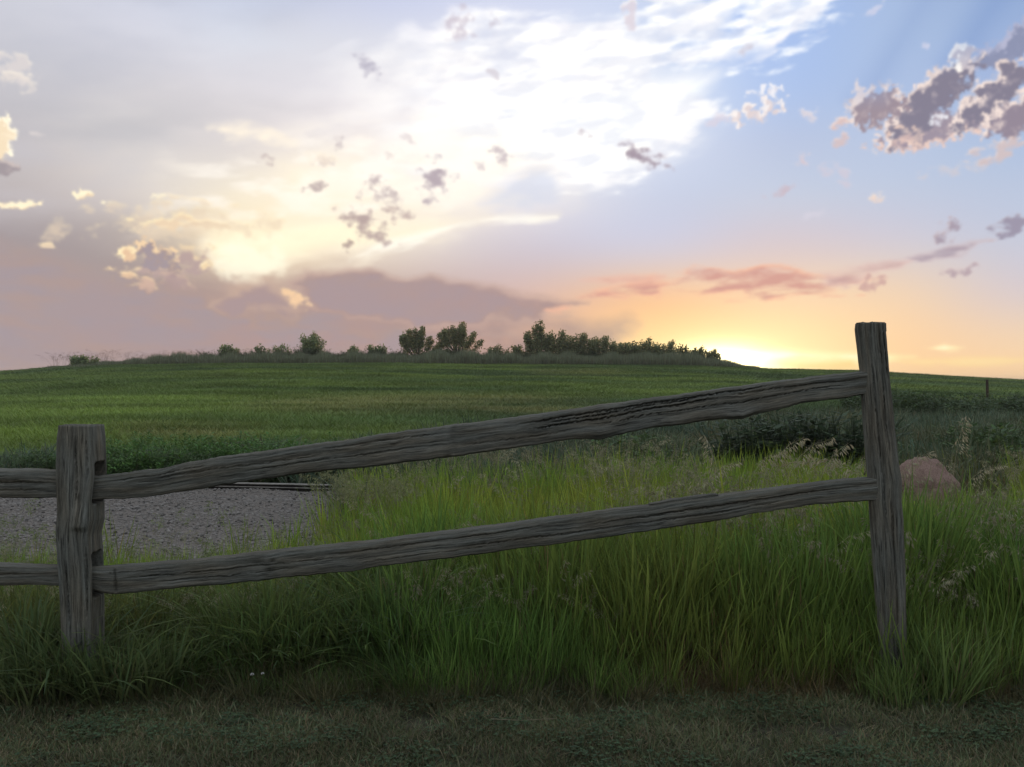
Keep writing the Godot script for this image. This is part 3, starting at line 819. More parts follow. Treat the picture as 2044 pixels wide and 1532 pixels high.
# ------------------------------------------------------------------ grass
class Blades:
	var v := PackedVector3Array()
	var n := PackedVector3Array()
	var c := PackedColorArray()
	var idx := PackedInt32Array()

	func blade(base: Vector3, h: float, w: float, turn: float, lean: float, curl: float, c0: Color, c1: Color, seg := 4, face := 0.0):
		var out := Vector3(cos(turn), 0, sin(turn))
		var side := Vector3(-sin(turn + face), 0, cos(turn + face))
		var first := v.size()
		for i in seg + 1:
			var t := float(i) / seg
			var p := base + out * h * (lean * t + curl * t * t) + Vector3.UP * h * (t - 0.45 * curl * t * t * t)
			var tan_ := out * (lean + 2.0 * curl * t) + Vector3.UP * (1.0 - 1.35 * curl * t * t)
			var no := tan_.cross(side).normalized()
			var col := c0.lerp(c1, t)
			if i == seg:
				v.append(p)
				n.append(no)
				c.append(col)
			else:
				var ww := w * (0.75 + 0.9 * t - 1.5 * t * t) * 0.5
				v.append(p - side * ww)
				v.append(p + side * ww)
				n.append(no)
				n.append(no)
				c.append(col)
				c.append(col)
		for i in seg:
			var a := first + i * 2
			if i == seg - 1:
				idx.append_array([a, a + 1, a + 2])
			else:
				idx.append_array([a, a + 1, a + 2, a + 1, a + 3, a + 2])

	func leaf(p: Vector3, along: Vector3, side: Vector3, l: float, w: float, col: Color):
		var first := v.size()
		var no := along.cross(side).normalized()
		for q in [p, p + along * l * 0.45 - side * w * 0.5, p + along * l * 0.45 + side * w * 0.5, p + along * l]:
			v.append(q)
			n.append(no)
			c.append(col)
		idx.append_array([first, first + 2, first + 1, first + 1, first + 2, first + 3])

	func tube(pts: Array, r0: float, r1: float, col: Color, sides := 5):
		var first := v.size()
		for i in pts.size():
			var t: Vector3 = (pts[mini(i + 1, pts.size() - 1)] - pts[maxi(i - 1, 0)]).normalized()
			var a := t.cross(Vector3(0.31, 0.2, 0.93)).normalized()
			var b := t.cross(a)
			var r := lerpf(r0, r1, float(i) / (pts.size() - 1))
			for k in sides:
				var o := a * cos(TAU * k / sides) + b * sin(TAU * k / sides)
				v.append(pts[i] + o * r)
				n.append(o)
				c.append(col)
		for i in pts.size() - 1:
			for k in sides:
				var p := first + i * sides + k
				var q := first + i * sides + (k + 1) % sides
				idx.append_array([p, p + sides, q, q, p + sides, q + sides])


func blades_mesh(b: Blades) -> ArrayMesh:
	return mesh_of(b.v, b.n, b.c, PackedVector2Array(), b.idx)


func vary(c: Color, k: float) -> Color:
	var a := 1.0 + rng.randf_range(-k, k)
	var w := rng.randf_range(-k, k) * 0.35
	return Color(c.r * (a + w), c.g * a, c.b * (a - w))


# a clump about one unit tall
func clump(blades: int, radius: float, width: float, lean: float, curl: float, fresh: Color, dry: Color, dry_share: float, seg := 4, low := 0.45) -> ArrayMesh:
	var b := Blades.new()
	for i in blades:
		var a := rng.randf() * TAU
		var r := radius * sqrt(rng.randf())
		var turn := a + rng.randf_range(-1.2, 1.2)
		var h := rng.randf_range(low, 1.0)
		var old := rng.randf() < dry_share
		var c0 := vary(dry if old else fresh.lerp(dry, 0.35), 0.4)
		var c1 := vary(dry if old else fresh, 0.4)
		b.blade(Vector3(cos(a) * r, 0, sin(a) * r), h * (0.75 if old else 1.0), width * rng.randf_range(0.6, 1.3), turn, lean * rng.randf(), curl * rng.randf() * rng.randf(), c0, c1, seg, rng.randf_range(-0.9, 0.9))
	return blades_mesh(b)


# a flowering stalk one unit tall: nodding panicle of drooping spikelets
func stalk(b: Blades, h: float, nod: float, turn: float, straw: Color, head: float, spikes: int, thick := 0.0016):
	var out := Vector3(cos(turn), 0, sin(turn))
	var pts := []
	for i in 9:
		var t := i / 8.0
		pts.append(out * h * (0.10 * t + nod * pow(t, 4.0)) + Vector3.UP * h * (t - 0.55 * nod * pow(t, 5.0)))
	b.tube(pts, thick * 1.3, thick * 0.5, straw, 3)
	for i in spikes:
		var t := 1.0 - head + head * (i + 0.5) / spikes
		var f := t * 8.0
		var k := mini(int(f), 7)
		var p: Vector3 = pts[k].lerp(pts[k + 1], f - k)
		var a := rng.randf() * TAU
		var way := (out * (0.7 + nod) + Vector3(cos(a), 0, sin(a)) * 0.9 + Vector3.UP * rng.randf_range(-0.4, 0.6)).normalized()
		var reach := h * head * 0.34 * (1.15 - 0.8 * float(i) / spikes) * rng.randf_range(0.5, 1.0)
		var q := p + way * reach * 0.7 + Vector3.DOWN * reach * 0.12
		var side := way.cross(Vector3.UP).normalized()
		b.blade(p, reach * 0.75, thick * 0.8, atan2(way.z, way.x), 1.0, 0.2, straw, straw, 1)
		var drop := (way * 0.55 + Vector3.DOWN * rng.randf_range(0.3, 1.0)).normalized()
		b.leaf(q, drop, side, h * 0.042 * rng.randf_range(0.8, 1.2), h * 0.0105, vary(straw, 0.2))
		b.leaf(q + drop * 0.002, drop, side.cross(drop), h * 0.04, h * 0.009, vary(straw, 0.2))
		if rng.randf() < 0.8:
			b.leaf(p.lerp(q, 0.5), (drop + side * 0.4).normalized(), way, h * 0.036, h * 0.009, vary(straw, 0.2))


func stalks_mesh(count: int, radius: float, nod: float, straw: Color, head: float, spikes: int) -> ArrayMesh:
	var b := Blades.new()
	for i in count:
		var s := Blades.new()
		stalk(s, rng.randf_range(0.75, 1.05), nod * rng.randf_range(0.3, 1.4), rng.randf() * TAU, vary(straw, 0.2), head * rng.randf_range(0.8, 1.2), spikes)
		var a := rng.randf() * TAU
		var off := Vector3(cos(a), 0, sin(a)) * radius * sqrt(rng.randf())
		var first := b.v.size()
		for p in s.v: b.v.append(p + off)
		b.n.append_array(s.n)
		b.c.append_array(s.c)
		for k in s.idx: b.idx.append(first + k)
	return blades_mesh(b)


func put(x: float, d: float, h: float, wide: float, tint: Color, tilt := 0.12) -> Array:
	var b := Basis.from_euler(Vector3(rng.randf_range(-tilt, tilt), rng.randf() * TAU, rng.randf_range(-tilt, tilt))).scaled(Vector3(wide, h, wide))
	return [Transform3D(b, Vector3(x, height(x, d) - 0.005, -d)), tint]


func shade_of(k: float) -> Color:
	return Color(k, k, k)


# how tall the rank grass stands at a place behind the lawn (0 where there is none)
func tall_height(x: float, d: float) -> float:
	if d < lawn_edge(x): return 0.0
	var g := gravel_at(x, d)
	if g > 0.16: return 0.0
	var h := lut([[-3.0, 0.30], [-1.6, 0.42], [-0.9, 0.44], [-0.35, 0.52], [0.2, 0.60], [1.2, 0.64], [2.5, 0.66]], x / maxf(d, 4.2) * 4.2)
	var back := lut([[3.95, 0.22], [4.2, 0.42], [4.55, 0.85], [4.9, 1.0], [5.6, 1.0], [7.0, 0.86], [9.5, 0.90]], d)
	var t := x / d
	if t > 0.34 and t < 0.50: back *= lut([[5.5, 1.0], [7.0, 0.78], [8.2, 0.55], [9.0, 0.5], [10.5, 0.8]], d)
	if x < -0.75 - 0.10 * (d - 4.8) and d > 4.75 and d < 6.9:
		h = lerpf(h, 0.25, smoothstep(4.75, 5.3, d) * smoothstep(0.0, 0.35, -0.75 - 0.10 * (d - 4.8) - x))
	return h * back * (1.0 + 0.30 * fine.get_noise_2d(x * 1.7 + 5.0, d * 1.7))


func build_grass():
	var fresh := Color(0.158, 0.238, 0.064)
	var deep := Color(0.110, 0.160, 0.058)
	var straw := Color(0.24, 0.20, 0.11)
	# mown lawn with clover
	var tb := Blades.new()
	for i in 60:
		var a := rng.randf() * TAU
		var r := 0.085 * sqrt(rng.randf())
		var old := rng.randf() < 0.42
		var g := vary(Color(0.20, 0.165, 0.095) if old else Color(0.098, 0.120, 0.052), 0.35)
		tb.blade(Vector3(cos(a) * r, 0, sin(a) * r), rng.randf_range(0.018, 0.05), rng.randf_range(0.002, 0.0042), rng.randf() * TAU, rng.randf_range(0.1, 1.2), rng.randf_range(0.0, 0.9), g, g, 3, rng.randf_range(-0.9, 0.9))
	var turf := blades_mesh(tb)
	var p := []
	for i in 5200:
		var d := rng.randf_range(2.7, 4.3)
		var x := rng.randf_range(-2.7, 2.7)
		if gravel_at(x, d) > 0.0 or d > lawn_edge(x) + 0.25: continue
		var bare := smoothstep(0.32, 0.55, fbm.get_noise_2d(x * 0.9 + 3.0, d * 2.0))
		for spot in [[1.18, 3.67, 0.24, 0.05], [0.93, 3.70, 0.14, 0.035], [-0.78, 3.95, 0.17, 0.07]]:
			bare = maxf(bare, 1.0 - smoothstep(0.6, 1.3, pow((x - spot[0]) / spot[2], 2.0) + pow((d - spot[1]) / spot[3], 2.0)))
		if rng.randf() < bare * 0.92: continue
		var k := 1.0 + 0.5 * fbm.get_noise_2d(x * 1.3, d * 1.6)
		var sz := rng.randf_range(0.6, 1.15)
		p.append(put(x, d, sz, sz, Color(k * 1.05, k, k), 0.2))
	scatter("lawn_grass", turf, M.dull, p, "short mown lawn grass with worn patches in front of the fence", "grass")
	var cb := Blades.new()
	for i in 14:
		var a := rng.randf() * TAU
		var r := 0.05 * sqrt(rng.randf())
		var top := Vector3(cos(a) * r, rng.randf_range(0.02, 0.04), sin(a) * r)
		for k in 3:
			var w := Vector3(cos(a + k * TAU / 3), 0.25, sin(a + k * TAU / 3))
			cb.leaf(top, w.normalized(), w.cross(Vector3.UP).normalized(), 0.009, 0.008, vary(Color(0.068, 0.100, 0.046), 0.3))
	p = []
	for i in 1900:
		var d := rng.randf_range(2.8, 4.3)
		var x := rng.randf_range(-2.5, 2.6)
		if fbm.get_noise_2d(x * 1.6 + 20.0, d * 2.2) < 0.02 or gravel_at(x, d) > 0.0: continue
		p.append(put(x, d, rng.randf_range(0.7, 1.3), rng.randf_range(0.8, 1.3), shade_of(rng.randf_range(0.8, 1.2)), 0.2))
	scatter("clover_leaves", blades_mesh(cb), M.dull, p, "low clover leaves spread in patches through the mown lawn", "clover")
	# rank grass along and behind the fence
	var tall := clump(26, 0.14, 0.018, 0.42, 0.50, fresh, straw, 0.15, 5, 0.35)
	var arch := clump(20, 0.14, 0.027, 0.70, 1.15, deep, straw, 0.14, 6, 0.5)
	var thatch := clump(26, 0.14, 0.010, 0.6, 0.8, Color(0.12, 0.10, 0.06), Color(0.20, 0.165, 0.10), 0.5, 3, 0.3)
	var pa := []
	var pb := []
	var pt := []
	for i in 6800:
		var d := 3.95 + 7.0 * pow(rng.randf(), 1.30)
		var x := rng.randf_range(-0.60, 0.62) * d
		var h := tall_height(x, d)
		if h <= 0.02: continue
		if gravel_at(x, d) > -0.05 and rng.randf() < 0.7: continue
		var thin := fbm.get_noise_2d(x * 0.9, d * 0.9)
		if thin < -0.28 and d < 6.0 and rng.randf() < 0.6: continue
		var yellow := clampf(0.5 + 1.2 * fbm.get_noise_2d(x * 0.5 + 60.0, d * 0.5), 0.0, 1.0)
		var k := rng.randf_range(0.7, 1.3)
		var top_lit := smoothstep(5.0, 6.2, d + 0.5 * fine.get_noise_2d(x * 0.8, 2.0))     # brighter tint behind the first rank: fuller light from above put into the colour
		var tint := Color(k * (0.85 + 0.3 * yellow), k, k * 0.95) * Color(0.95, 0.95, 0.80).lerp(Color(1.45, 1.32, 0.80), top_lit)
		if x / d < -0.10 + 0.05 * fine.get_noise_2d(x * 3.0, d * 3.0) and d < 5.6:
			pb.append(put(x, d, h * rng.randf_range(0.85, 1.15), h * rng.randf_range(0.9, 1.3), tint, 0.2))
		else:
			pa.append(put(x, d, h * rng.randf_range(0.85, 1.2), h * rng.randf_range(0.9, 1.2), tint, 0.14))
		if d < 4.9:
			for k2 in 2: pt.append(put(x + rng.randf_range(-0.15, 0.15), d - 0.10 * k2, maxf(h, 0.3) * rng.randf_range(0.3, 0.65), maxf(h, 0.3) * 0.8, tint, 0.4))
	for q in [[-1.80, 4.06, 0.30, 0.14, 46], [-1.55, 4.10, 0.34, 0.12, 30], [1.52, 4.06, 0.20, 0.12, 30], [1.75, 4.12, 0.36, 0.12, 26], [-1.98, 4.3, 0.42, 0.12, 24]]:
		for i in int(q[4]):
			var x: float = q[0] + rng.randfn() * q[3]
			var d: float = q[1] + rng.randfn() * 0.06
			var h: float = q[2] * rng.randf_range(0.7, 1.2)
			(pb if q[0] < 0.0 else pa).append(put(x, d, h, h * 1.1, shade_of(rng.randf_range(0.8, 1.15)), 0.25))
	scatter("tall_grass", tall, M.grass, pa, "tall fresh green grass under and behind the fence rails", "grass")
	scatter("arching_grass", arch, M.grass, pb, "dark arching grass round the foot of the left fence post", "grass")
	scatter("dry_thatch", thatch, M.dull, pt, "dry brown stems at the foot of the tall grass", "grass")
	# flowering stalks
	var brome := stalks_mesh(2, 0.12, 0.34, Color(0.29, 0.255, 0.15), 0.30, 20)
	p = []
	for i in 1900:
		var d := 4.3 + 7.5 * pow(rng.randf(), 1.0)
		var x := rng.randf_range(-0.58, 0.6) * d
		if d < 12.0 and gravel_at(x, d) > 0.10: continue
		var h := tall_height(x, d) if d < 10.0 else 0.6
		if h < 0.03: continue
		if d < 5.6 and rng.randf() < 0.4: continue
		if d > 8.6 and x / d > 0.17 and x / d < 0.48: continue
		if x / d < -0.12 and rng.randf() < 0.5: continue
		if x / d > 0.37 and x / d < 0.45 and d > 5.0 and d < 9.2: continue
		var patch := fbm.get_noise_2d(x * 0.5 + 12.0, d * 0.5)
		if patch < 0.0 and rng.randf() < 0.85: continue
		var s := clampf(h * rng.randf_range(1.15, 1.5), 0.42, 0.92)
		p.append(put(x, d, s, s, shade_of(rng.randf_range(0.75, 1.2)), 0.12))
	# thin stalks standing before the gravel
	for i in 34:
		var d := rng.randf_range(5.0, 7.0)
		var x := rng.randf_range(-0.52, -0.17) * d
		var s := rng.randf_range(0.40, 0.68)
		p.append(put(x, d, s, s, Color(0.75, 0.95, 0.65), 0.14))
	for i in 45:                                        # the clump at the corner of the gravel
		var d := rng.randf_range(7.2, 9.0)
		var x := rng.randf_range(-1.5, -0.8) * d / 8.0
		var s := rng.randf_range(0.6, 0.8)
		p.append(put(x, d, s, s, Color(0.9, 1.0, 0.8), 0.16))
	for i in 90:                                        # taller ones in front of the weeds
		var d := rng.randf_range(6.4, 8.8)
		var t := rng.randf_range(0.08, 0.52)
		if t > 0.365 and t < 0.45: continue
		var s := rng.randf_range(0.68, 0.92)
		p.append(put(t * d, d, s, s, shade_of(rng.randf_range(0.9, 1.3)), 0.12))
	scatter("flowering_grass", brome, M.dull, p, "straw coloured nodding seed heads above the tall grass", "grass")
	# meadow beyond: duller, bluish
	var dull := Color(0.120, 0.152, 0.080)
	var meadow := clump(34, 0.24, 0.026, 0.4, 0.6, dull, Color(0.19, 0.165, 0.10), 0.22, 4)
	p = []
	for i in 8500:
		var d := 9.0 + 19.0 * pow(rng.randf(), 0.8)
		var t := rng.randf_range(-0.56, 0.60)
		var x := t * d
		var edge := lut([[-0.6, 14.5], [-0.30, 15.5], [-0.12, 17.0], [0.05, 21.0], [0.20, 25.0], [0.6, 27.0]], t) + 2.0 * fine.get_noise_2d(x * 0.3, 4.0)
		if d > edge: continue
		if d < 12.6 and gravel_at(x, d) > -0.02: continue
		if d < 13.5 and t > 0.19 and t < 0.37 and rng.randf() < 0.9: continue
		var h := lut([[-0.6, 0.34], [-0.15, 0.42], [0.05, 0.55], [0.3, 0.62], [0.6, 0.62]], t) * lut([[9.0, 1.0], [14.0, 1.0], [26.0, 0.85]], d)
		h *= 1.0 + 0.30 * fine.get_noise_2d(x * 0.6, d * 0.6)
		var k := rng.randf_range(0.75, 1.2) * (1.0 + 0.5 * fbm.get_noise_2d(x * 0.25, d * 0.3))
		var warm := fbm.get_noise_2d(x * 0.3 + 9.0, d * 0.3)
		p.append(put(x, d, h * rng.randf_range(0.8, 1.2), 0.9, Color(k * (1.0 + warm * 0.5), k, k * (1.0 - warm * 0.3)), 0.15))
	scatter("meadow_grass", meadow, M.dull, p, "dull grey green meadow grass between the fence and the field", "grass")
	# leafy weeds: a dark patch to the right, others on the bank behind the gravel
	var weed := weed_mesh(26, Color(0.040, 0.062, 0.028))
	p = []
	for i in 130:
		var d := 12.0 + 4.5 * rng.randf()
		var x := lut([[12.0, -4.8], [16.5, -6.6]], d) + rng.randf() * 3.4
		if d > 13.0 + 3.5 * rng.randf() + 0.8 * fine.get_noise_2d(x, 1.0): continue
		var s := rng.randf_range(0.35, 0.62)
		p.append(put(x, d, s, s * 1.1, Color(2.7, 3.2, 1.8) * rng.randf_range(0.8, 1.2), 0.2))
	for i in 260:
		var d := rng.randf_range(12.3, 13.2)
		var x := rng.randf_range(-6.5, -0.6)
		var s := rng.randf_range(0.25, 0.45)
		p.append(put(x, d, s, s * 1.1, Color(2.2, 2.2, 1.7) * rng.randf_range(0.8, 1.2), 0.2))
	for i in 300:                                       # along the foot of the field to the right
		var t := rng.randf_range(0.33, 0.60)
		var d := 27.5 + rng.randf_range(-1.8, 5.0) + 2.0 * fine.get_noise_2d(t * 12.0, 3.0)
		var s := rng.randf_range(0.35, 0.85)
		p.append(put(t * d, d, s, s * 1.5, Color(1.15, 1.05, 0.9) * rng.randf_range(1.5, 2.3), 0.2))
	for i in 190:                                       # a band of rank weeds behind the tall grass
		var t := rng.randf_range(0.10, 0.56)
		var d := rng.randf_range(10.6, 14.0)
		var s := rng.randf_range(0.35, 0.66) * (1.0 + 0.4 * fine.get_noise_2d(t * 9.0, 6.0))
		if t > 0.36 and t < 0.46 and d < 11.5: continue
		p.append(put(t * d, d, s, s * 1.4, Color(2.3, 2.2, 1.7) * rng.randf_range(0.8, 1.3), 0.2))
	scatter("bank_weeds", weed, M.leaf, p, "leafy weeds in a band behind the tall grass, on the bank and along the field's foot", "weeds")


func weed_mesh(stems: int, green: Color) -> ArrayMesh:
	var b := Blades.new()
	for i in stems:
		var a := rng.randf() * TAU
		var lean := rng.randf_range(0.05, 0.5)
		var h := rng.randf_range(0.55, 1.0)
		var out := Vector3(cos(a), 0, sin(a))
		var root := out * 0.15 * rng.randf()
		var tip := root + out * lean * h + Vector3.UP * h
		b.tube([root, root.lerp(tip, 0.5) + Vector3.UP * 0.03, tip], 0.006, 0.003, green, 3)
		for k in 15:
			var t := rng.randf_range(0.15, 1.0)
			var q := root.lerp(tip, t)
			var w := rng.randf() * TAU
			var along := Vector3(cos(w), rng.randf_range(-0.2, 0.7), sin(w)).normalized()
			b.leaf(q, along, along.cross(Vector3.UP).normalized(), rng.randf_range(0.09, 0.17), rng.randf_range(0.03, 0.06), vary(green, 0.35))
	return blades_mesh(b)


func build_field():
	var crop := clump(64, 0.55, 0.024, 0.5, 0.5, Color(1, 1, 1), Color(1.5, 1.15, 1.1), 0.12, 3)
	var p := []
	for i in 34000:
		var u := rng.randf()
		var d := 13.0 + (RIDGE + 2.0 - 13.0) * pow(u, 1.1)
		var x := rng.randf_range(-0.60, 0.60) * d
		if d < 16.0 and x / d > -0.1: continue
		var k := rng.randf_range(0.9, 1.12)
		var c := field_tint(x, d) * Color(1.12, 1.06, 0.95)
		p.append(put(x, d, rng.randf_range(0.12, 0.26), lerpf(0.7, 1.5, u), Color(c.r * k, c.g * k, c.b * k), 0.1))
	scatter("field_grass", crop, M.dull, p, "green crop covering the rising field behind the fence", "grass")


# ------------------------------------------------------------------ the crest
func crest_d(px: float) -> float:
	return RIDGE + 1.5 + 1.5 * fine.get_noise_2d(px * 0.01, 2.0)


# A small tree or shrub: limbs fanning up from the foot, each ending in a plume of leaves.
func tree(called: String, label: String, category: String, group: String, px: float, d: float, h: float, w: float, limbs: int, plume: float, leaves: int, green: Color, sd: int, fill := 0.5, spread := 1.0):
	rng.seed = sd
	var x := (px - 1022.0) / FOCAL * d
	var o := thing(called, Vector3(x, height(x, d) - 0.05, -d))
	var wood := Blades.new()
	var crown := Blades.new()
	var fork := h * rng.randf_range(0.10, 0.2)
	wood.tube([Vector3.ZERO, Vector3(0, fork, 0)], 0.05 * h * 0.5 + 0.02, 0.04 * h * 0.5 + 0.015, Color.WHITE, 6)
	var centers := []
	for i in limbs:
		var a := TAU * (i + rng.randf()) / limbs
		var s := (float(i) + 0.5) / limbs
		var r := w * 0.5 * sqrt(s) * spread * rng.randf_range(0.75, 1.05)
		var top := h * (1.0 - 0.30 * pow(r / (w * 0.5 + 0.001), 2.0)) * rng.randf_range(0.82, 1.0)
		var tip := Vector3(cos(a) * r, top, sin(a) * r)
		var mid := Vector3(cos(a) * r * 0.62, fork + (top - fork) * 0.45, sin(a) * r * 0.62)
		wood.tube([Vector3(0, fork * 0.9, 0), mid, tip], 0.035 + 0.006 * h, 0.012, Color.WHITE, 4)
		centers.append([mid, tip])
	for i in leaves:
		var k: Array = centers[rng.randi() % centers.size()]
		var t := pow(rng.randf(), 0.8)
		var q: Vector3 = k[0].lerp(k[1], t * 1.04)
		if rng.randf() < fill:
			q.y *= rng.randf_range(0.25, 1.0)
		var rad := plume * (0.5 + 0.7 * sin(PI * clampf(t * 0.85 + 0.1, 0.0, 1.0)))
		var off := Vector3(rng.randfn(), rng.randfn() * 1.2, rng.randfn()) * rad * 0.5
		q += off.limit_length(rad * 1.3)
		q.y = maxf(q.y, 0.05)
		var along := (Vector3(rng.randfn(), rng.randfn() + 0.5, rng.randfn())).normalized()
		var side := along.cross(Vector3(rng.randfn(), rng.randfn(), rng.randfn())).normalized()
		var size := rng.randf_range(0.14, 0.27)
		crown.leaf(q, along, side, size, size * 0.62, vary(green, 0.4))
	obj("trunk", blades_mesh(wood), M.bark, o)
	obj("crown", blades_mesh(crown), M.leaf, o)
	tag(o, label, category, group)


func build_crest():
	var g := Color(0.235, 0.240, 0.110)
	var g2 := Color(0.225, 0.270, 0.120)
	tree("crest_tree", "spreading tree with finger like branches, left of the two close trees on the crest", "tree", "", 833, 107, 3.9, 4.5, 20, 0.30, 6000, g, 101, 0.12, 1.2)
	tree("crest_tree", "round spreading tree with a ragged top, right of the two close trees on the crest", "tree", "", 914, 107, 4.3, 4.6, 20, 0.30, 6000, g, 102, 0.18, 1.2)
	tree("crest_tree", "tallest upright tree at the left end of the long thicket on the crest", "tree", "", 1074, 107, 4.5, 3.0, 12, 0.36, 5000, g, 103, 0.4, 1.2)
	var thicket := "shrubs of the long thicket on the crest"
	tree("thicket_shrub", "tall bushy shrub right beside the tallest upright crest tree", "shrub", thicket, 1116, 107, 3.7, 4.2, 13, 0.42, 4200, g, 104, 0.6)
	tree("thicket_shrub", "rounded thicket shrub second to the right of the tallest crest tree", "shrub", thicket, 1158, 107, 3.5, 4.2, 13, 0.42, 4200, g, 105, 0.6)
	tree("thicket_shrub", "spiky topped thicket shrub just left of the dip in the thicket", "shrub", thicket, 1203, 107, 3.1, 4.2, 13, 0.38, 3800, g, 106, 0.6)
	tree("thicket_shrub", "low shrub at the dip in the middle of the long thicket", "shrub", thicket, 1245, 107, 2.5, 4.0, 13, 0.36, 3400, g, 107, 0.6)
	tree("thicket_shrub", "broad dense shrub right of the dip in the thicket", "shrub", thicket, 1287, 107, 2.7, 4.2, 14, 0.36, 3800, g, 108, 0.65)
	tree("thicket_shrub", "dense low shrub left of the thin open sapling", "shrub", thicket, 1332, 107, 2.5, 4.0, 14, 0.34, 3400, g, 109, 0.65)
	tree("crest_sapling", "thin open sapling standing dark against the sunset glow", "sapling", "", 1367, 107, 2.25, 1.2, 6, 0.20, 420, g, 110, 0.2)
	tree("thicket_shrub", "sparse twiggy shrub right of the thin sapling", "shrub", thicket, 1396, 107, 2.0, 2.2, 10, 0.26, 1200, g, 111, 0.4)
	tree("thicket_shrub", "last small shrub at the right end of the thicket beside the glow", "shrub", thicket, 1424, 107, 1.7, 1.8, 10, 0.24, 1000, g, 112, 0.4)
	tree("crest_shrub", "small open shrub alone left of the young tree on the crest", "shrub", "", 455, 106, 2.0, 2.2, 10, 0.30, 1300, g2, 113, 0.4)
	tree("crest_shrub", "tiny shrub left of the small open shrub on the crest", "shrub", "", 424, 106, 0.8, 0.9, 6, 0.22, 300, g2, 114, 0.4)
	tree("crest_young_tree", "pointed young tree on the left half of the crest", "tree", "", 622, 106, 3.1, 2.8, 12, 0.36, 3000, g2, 115, 0.5)
	tree("crest_shrub", "thin twiggy shrub between the open shrub and the young tree", "shrub", "", 520, 106, 1.9, 1.8, 7, 0.18, 420, g2, 116, 0.3)
	tree("crest_shrub", "short leafy shrub just left of the young tree", "shrub", "", 562, 106, 1.9, 2.2, 8, 0.28, 800, g2, 117, 0.5)
	tree("crest_shrub", "small pointed shrub between the young tree and the two close trees, left of a twin", "shrub", "", 704, 106, 1.9, 1.2, 6, 0.22, 420, g2, 118, 0.4)
	tree("crest_shrub", "leafy low shrub just left of the two close trees", "shrub", "", 752, 106, 2.0, 2.8, 9, 0.26, 900, g2, 119, 0.45)
	tree("crest_shrub", "flat topped little shrub right of the two close trees", "shrub", "", 992, 107, 2.1, 2.4, 8, 0.22, 650, g, 120, 0.25)
	tree("crest_shrub", "small leaning shrub just left of the tallest crest tree", "shrub", "", 1035, 107, 2.1, 2.2, 8, 0.26, 800, g, 121, 0.4)
	tree("crest_shrub", "low rounded bush at the far left end of the crest", "shrub", "", 165, 103, 0.95, 3.4, 14, 0.34, 2200, g2, 122, 0.8)
	rng.seed = 77
	# the strip of tall weeds along the crest
	var rank_ := clump(34, 0.40, 0.040, 0.35, 0.4, Color(0.165, 0.185, 0.105), Color(0.24, 0.21, 0.14), 0.25, 3, 0.3)
	var p := []
	for i in 9000:
		var px := rng.randf_range(100.0, 1508.0)
		var d := RIDGE + rng.randf_range(-9.0, 3.0)
		var full := smoothstep(100.0, 420.0, px) * (1.0 - smoothstep(1390.0, 1500.0, px))
		var h := lerpf(0.35, 1.25, full) * rng.randf_range(0.6, 1.1) * (1.0 + 0.4 * fine.get_noise_2d(px * 0.02, 8.0))
		if px < 560.0 and rng.randf() < 0.45: h *= 0.5
		var x := (px - 1022.0) / FOCAL * d
		p.append(put(x, d, h, rng.randf_range(0.7, 1.1), shade_of(rng.randf_range(0.7, 1.2)), 0.12))
	scatter("crest_weeds", rank_, M.dull, p, "strip of tall grey green weeds along the crest of the hill", "weeds")
	# low scrub that links the shrubs
	var scrub := weed_mesh(24, Color(0.12, 0.145, 0.065))
	p = []
	for i in 420:
		var px := rng.randf_range(400.0, 1420.0)
		var d := RIDGE + rng.randf_range(0.0, 3.0)
		var n := fine.get_noise_2d(px * 0.025, 5.0)
		var s := rng.randf_range(0.7, 1.3) * (1.0 + 0.6 * n)
		p.append(put((px - 1022.0) / FOCAL * d, d, s, s * 1.7, shade_of(rng.randf_range(0.8, 1.2)), 0.15))
	scatter("crest_scrub", scrub, M.leaf, p, "low ragged scrub linking the shrubs along the crest", "scrub")
	# thin dead stalks on the skyline
	var twig := stalks_mesh(4, 0.5, 0.15, Color(0.15, 0.11, 0.08), 0.5, 16)
	p = []
	for i in 150:
		var px := rng.randf_range(110.0, 620.0)
		if fine.get_noise_2d(px * 0.03, 1.0) < -0.1: continue
		var d := RIDGE + rng.randf_range(-1.0, 1.0)
		var s := rng.randf_range(0.8, 1.9)
		p.append(put((px - 1022.0) / FOCAL * d, d, s, s * 2.2, shade_of(1.0), 0.15))
	scatter("skyline_stalks", twig, M.dull, p, "thin bare weed stalks on the skyline at the left of the hill", "weeds")


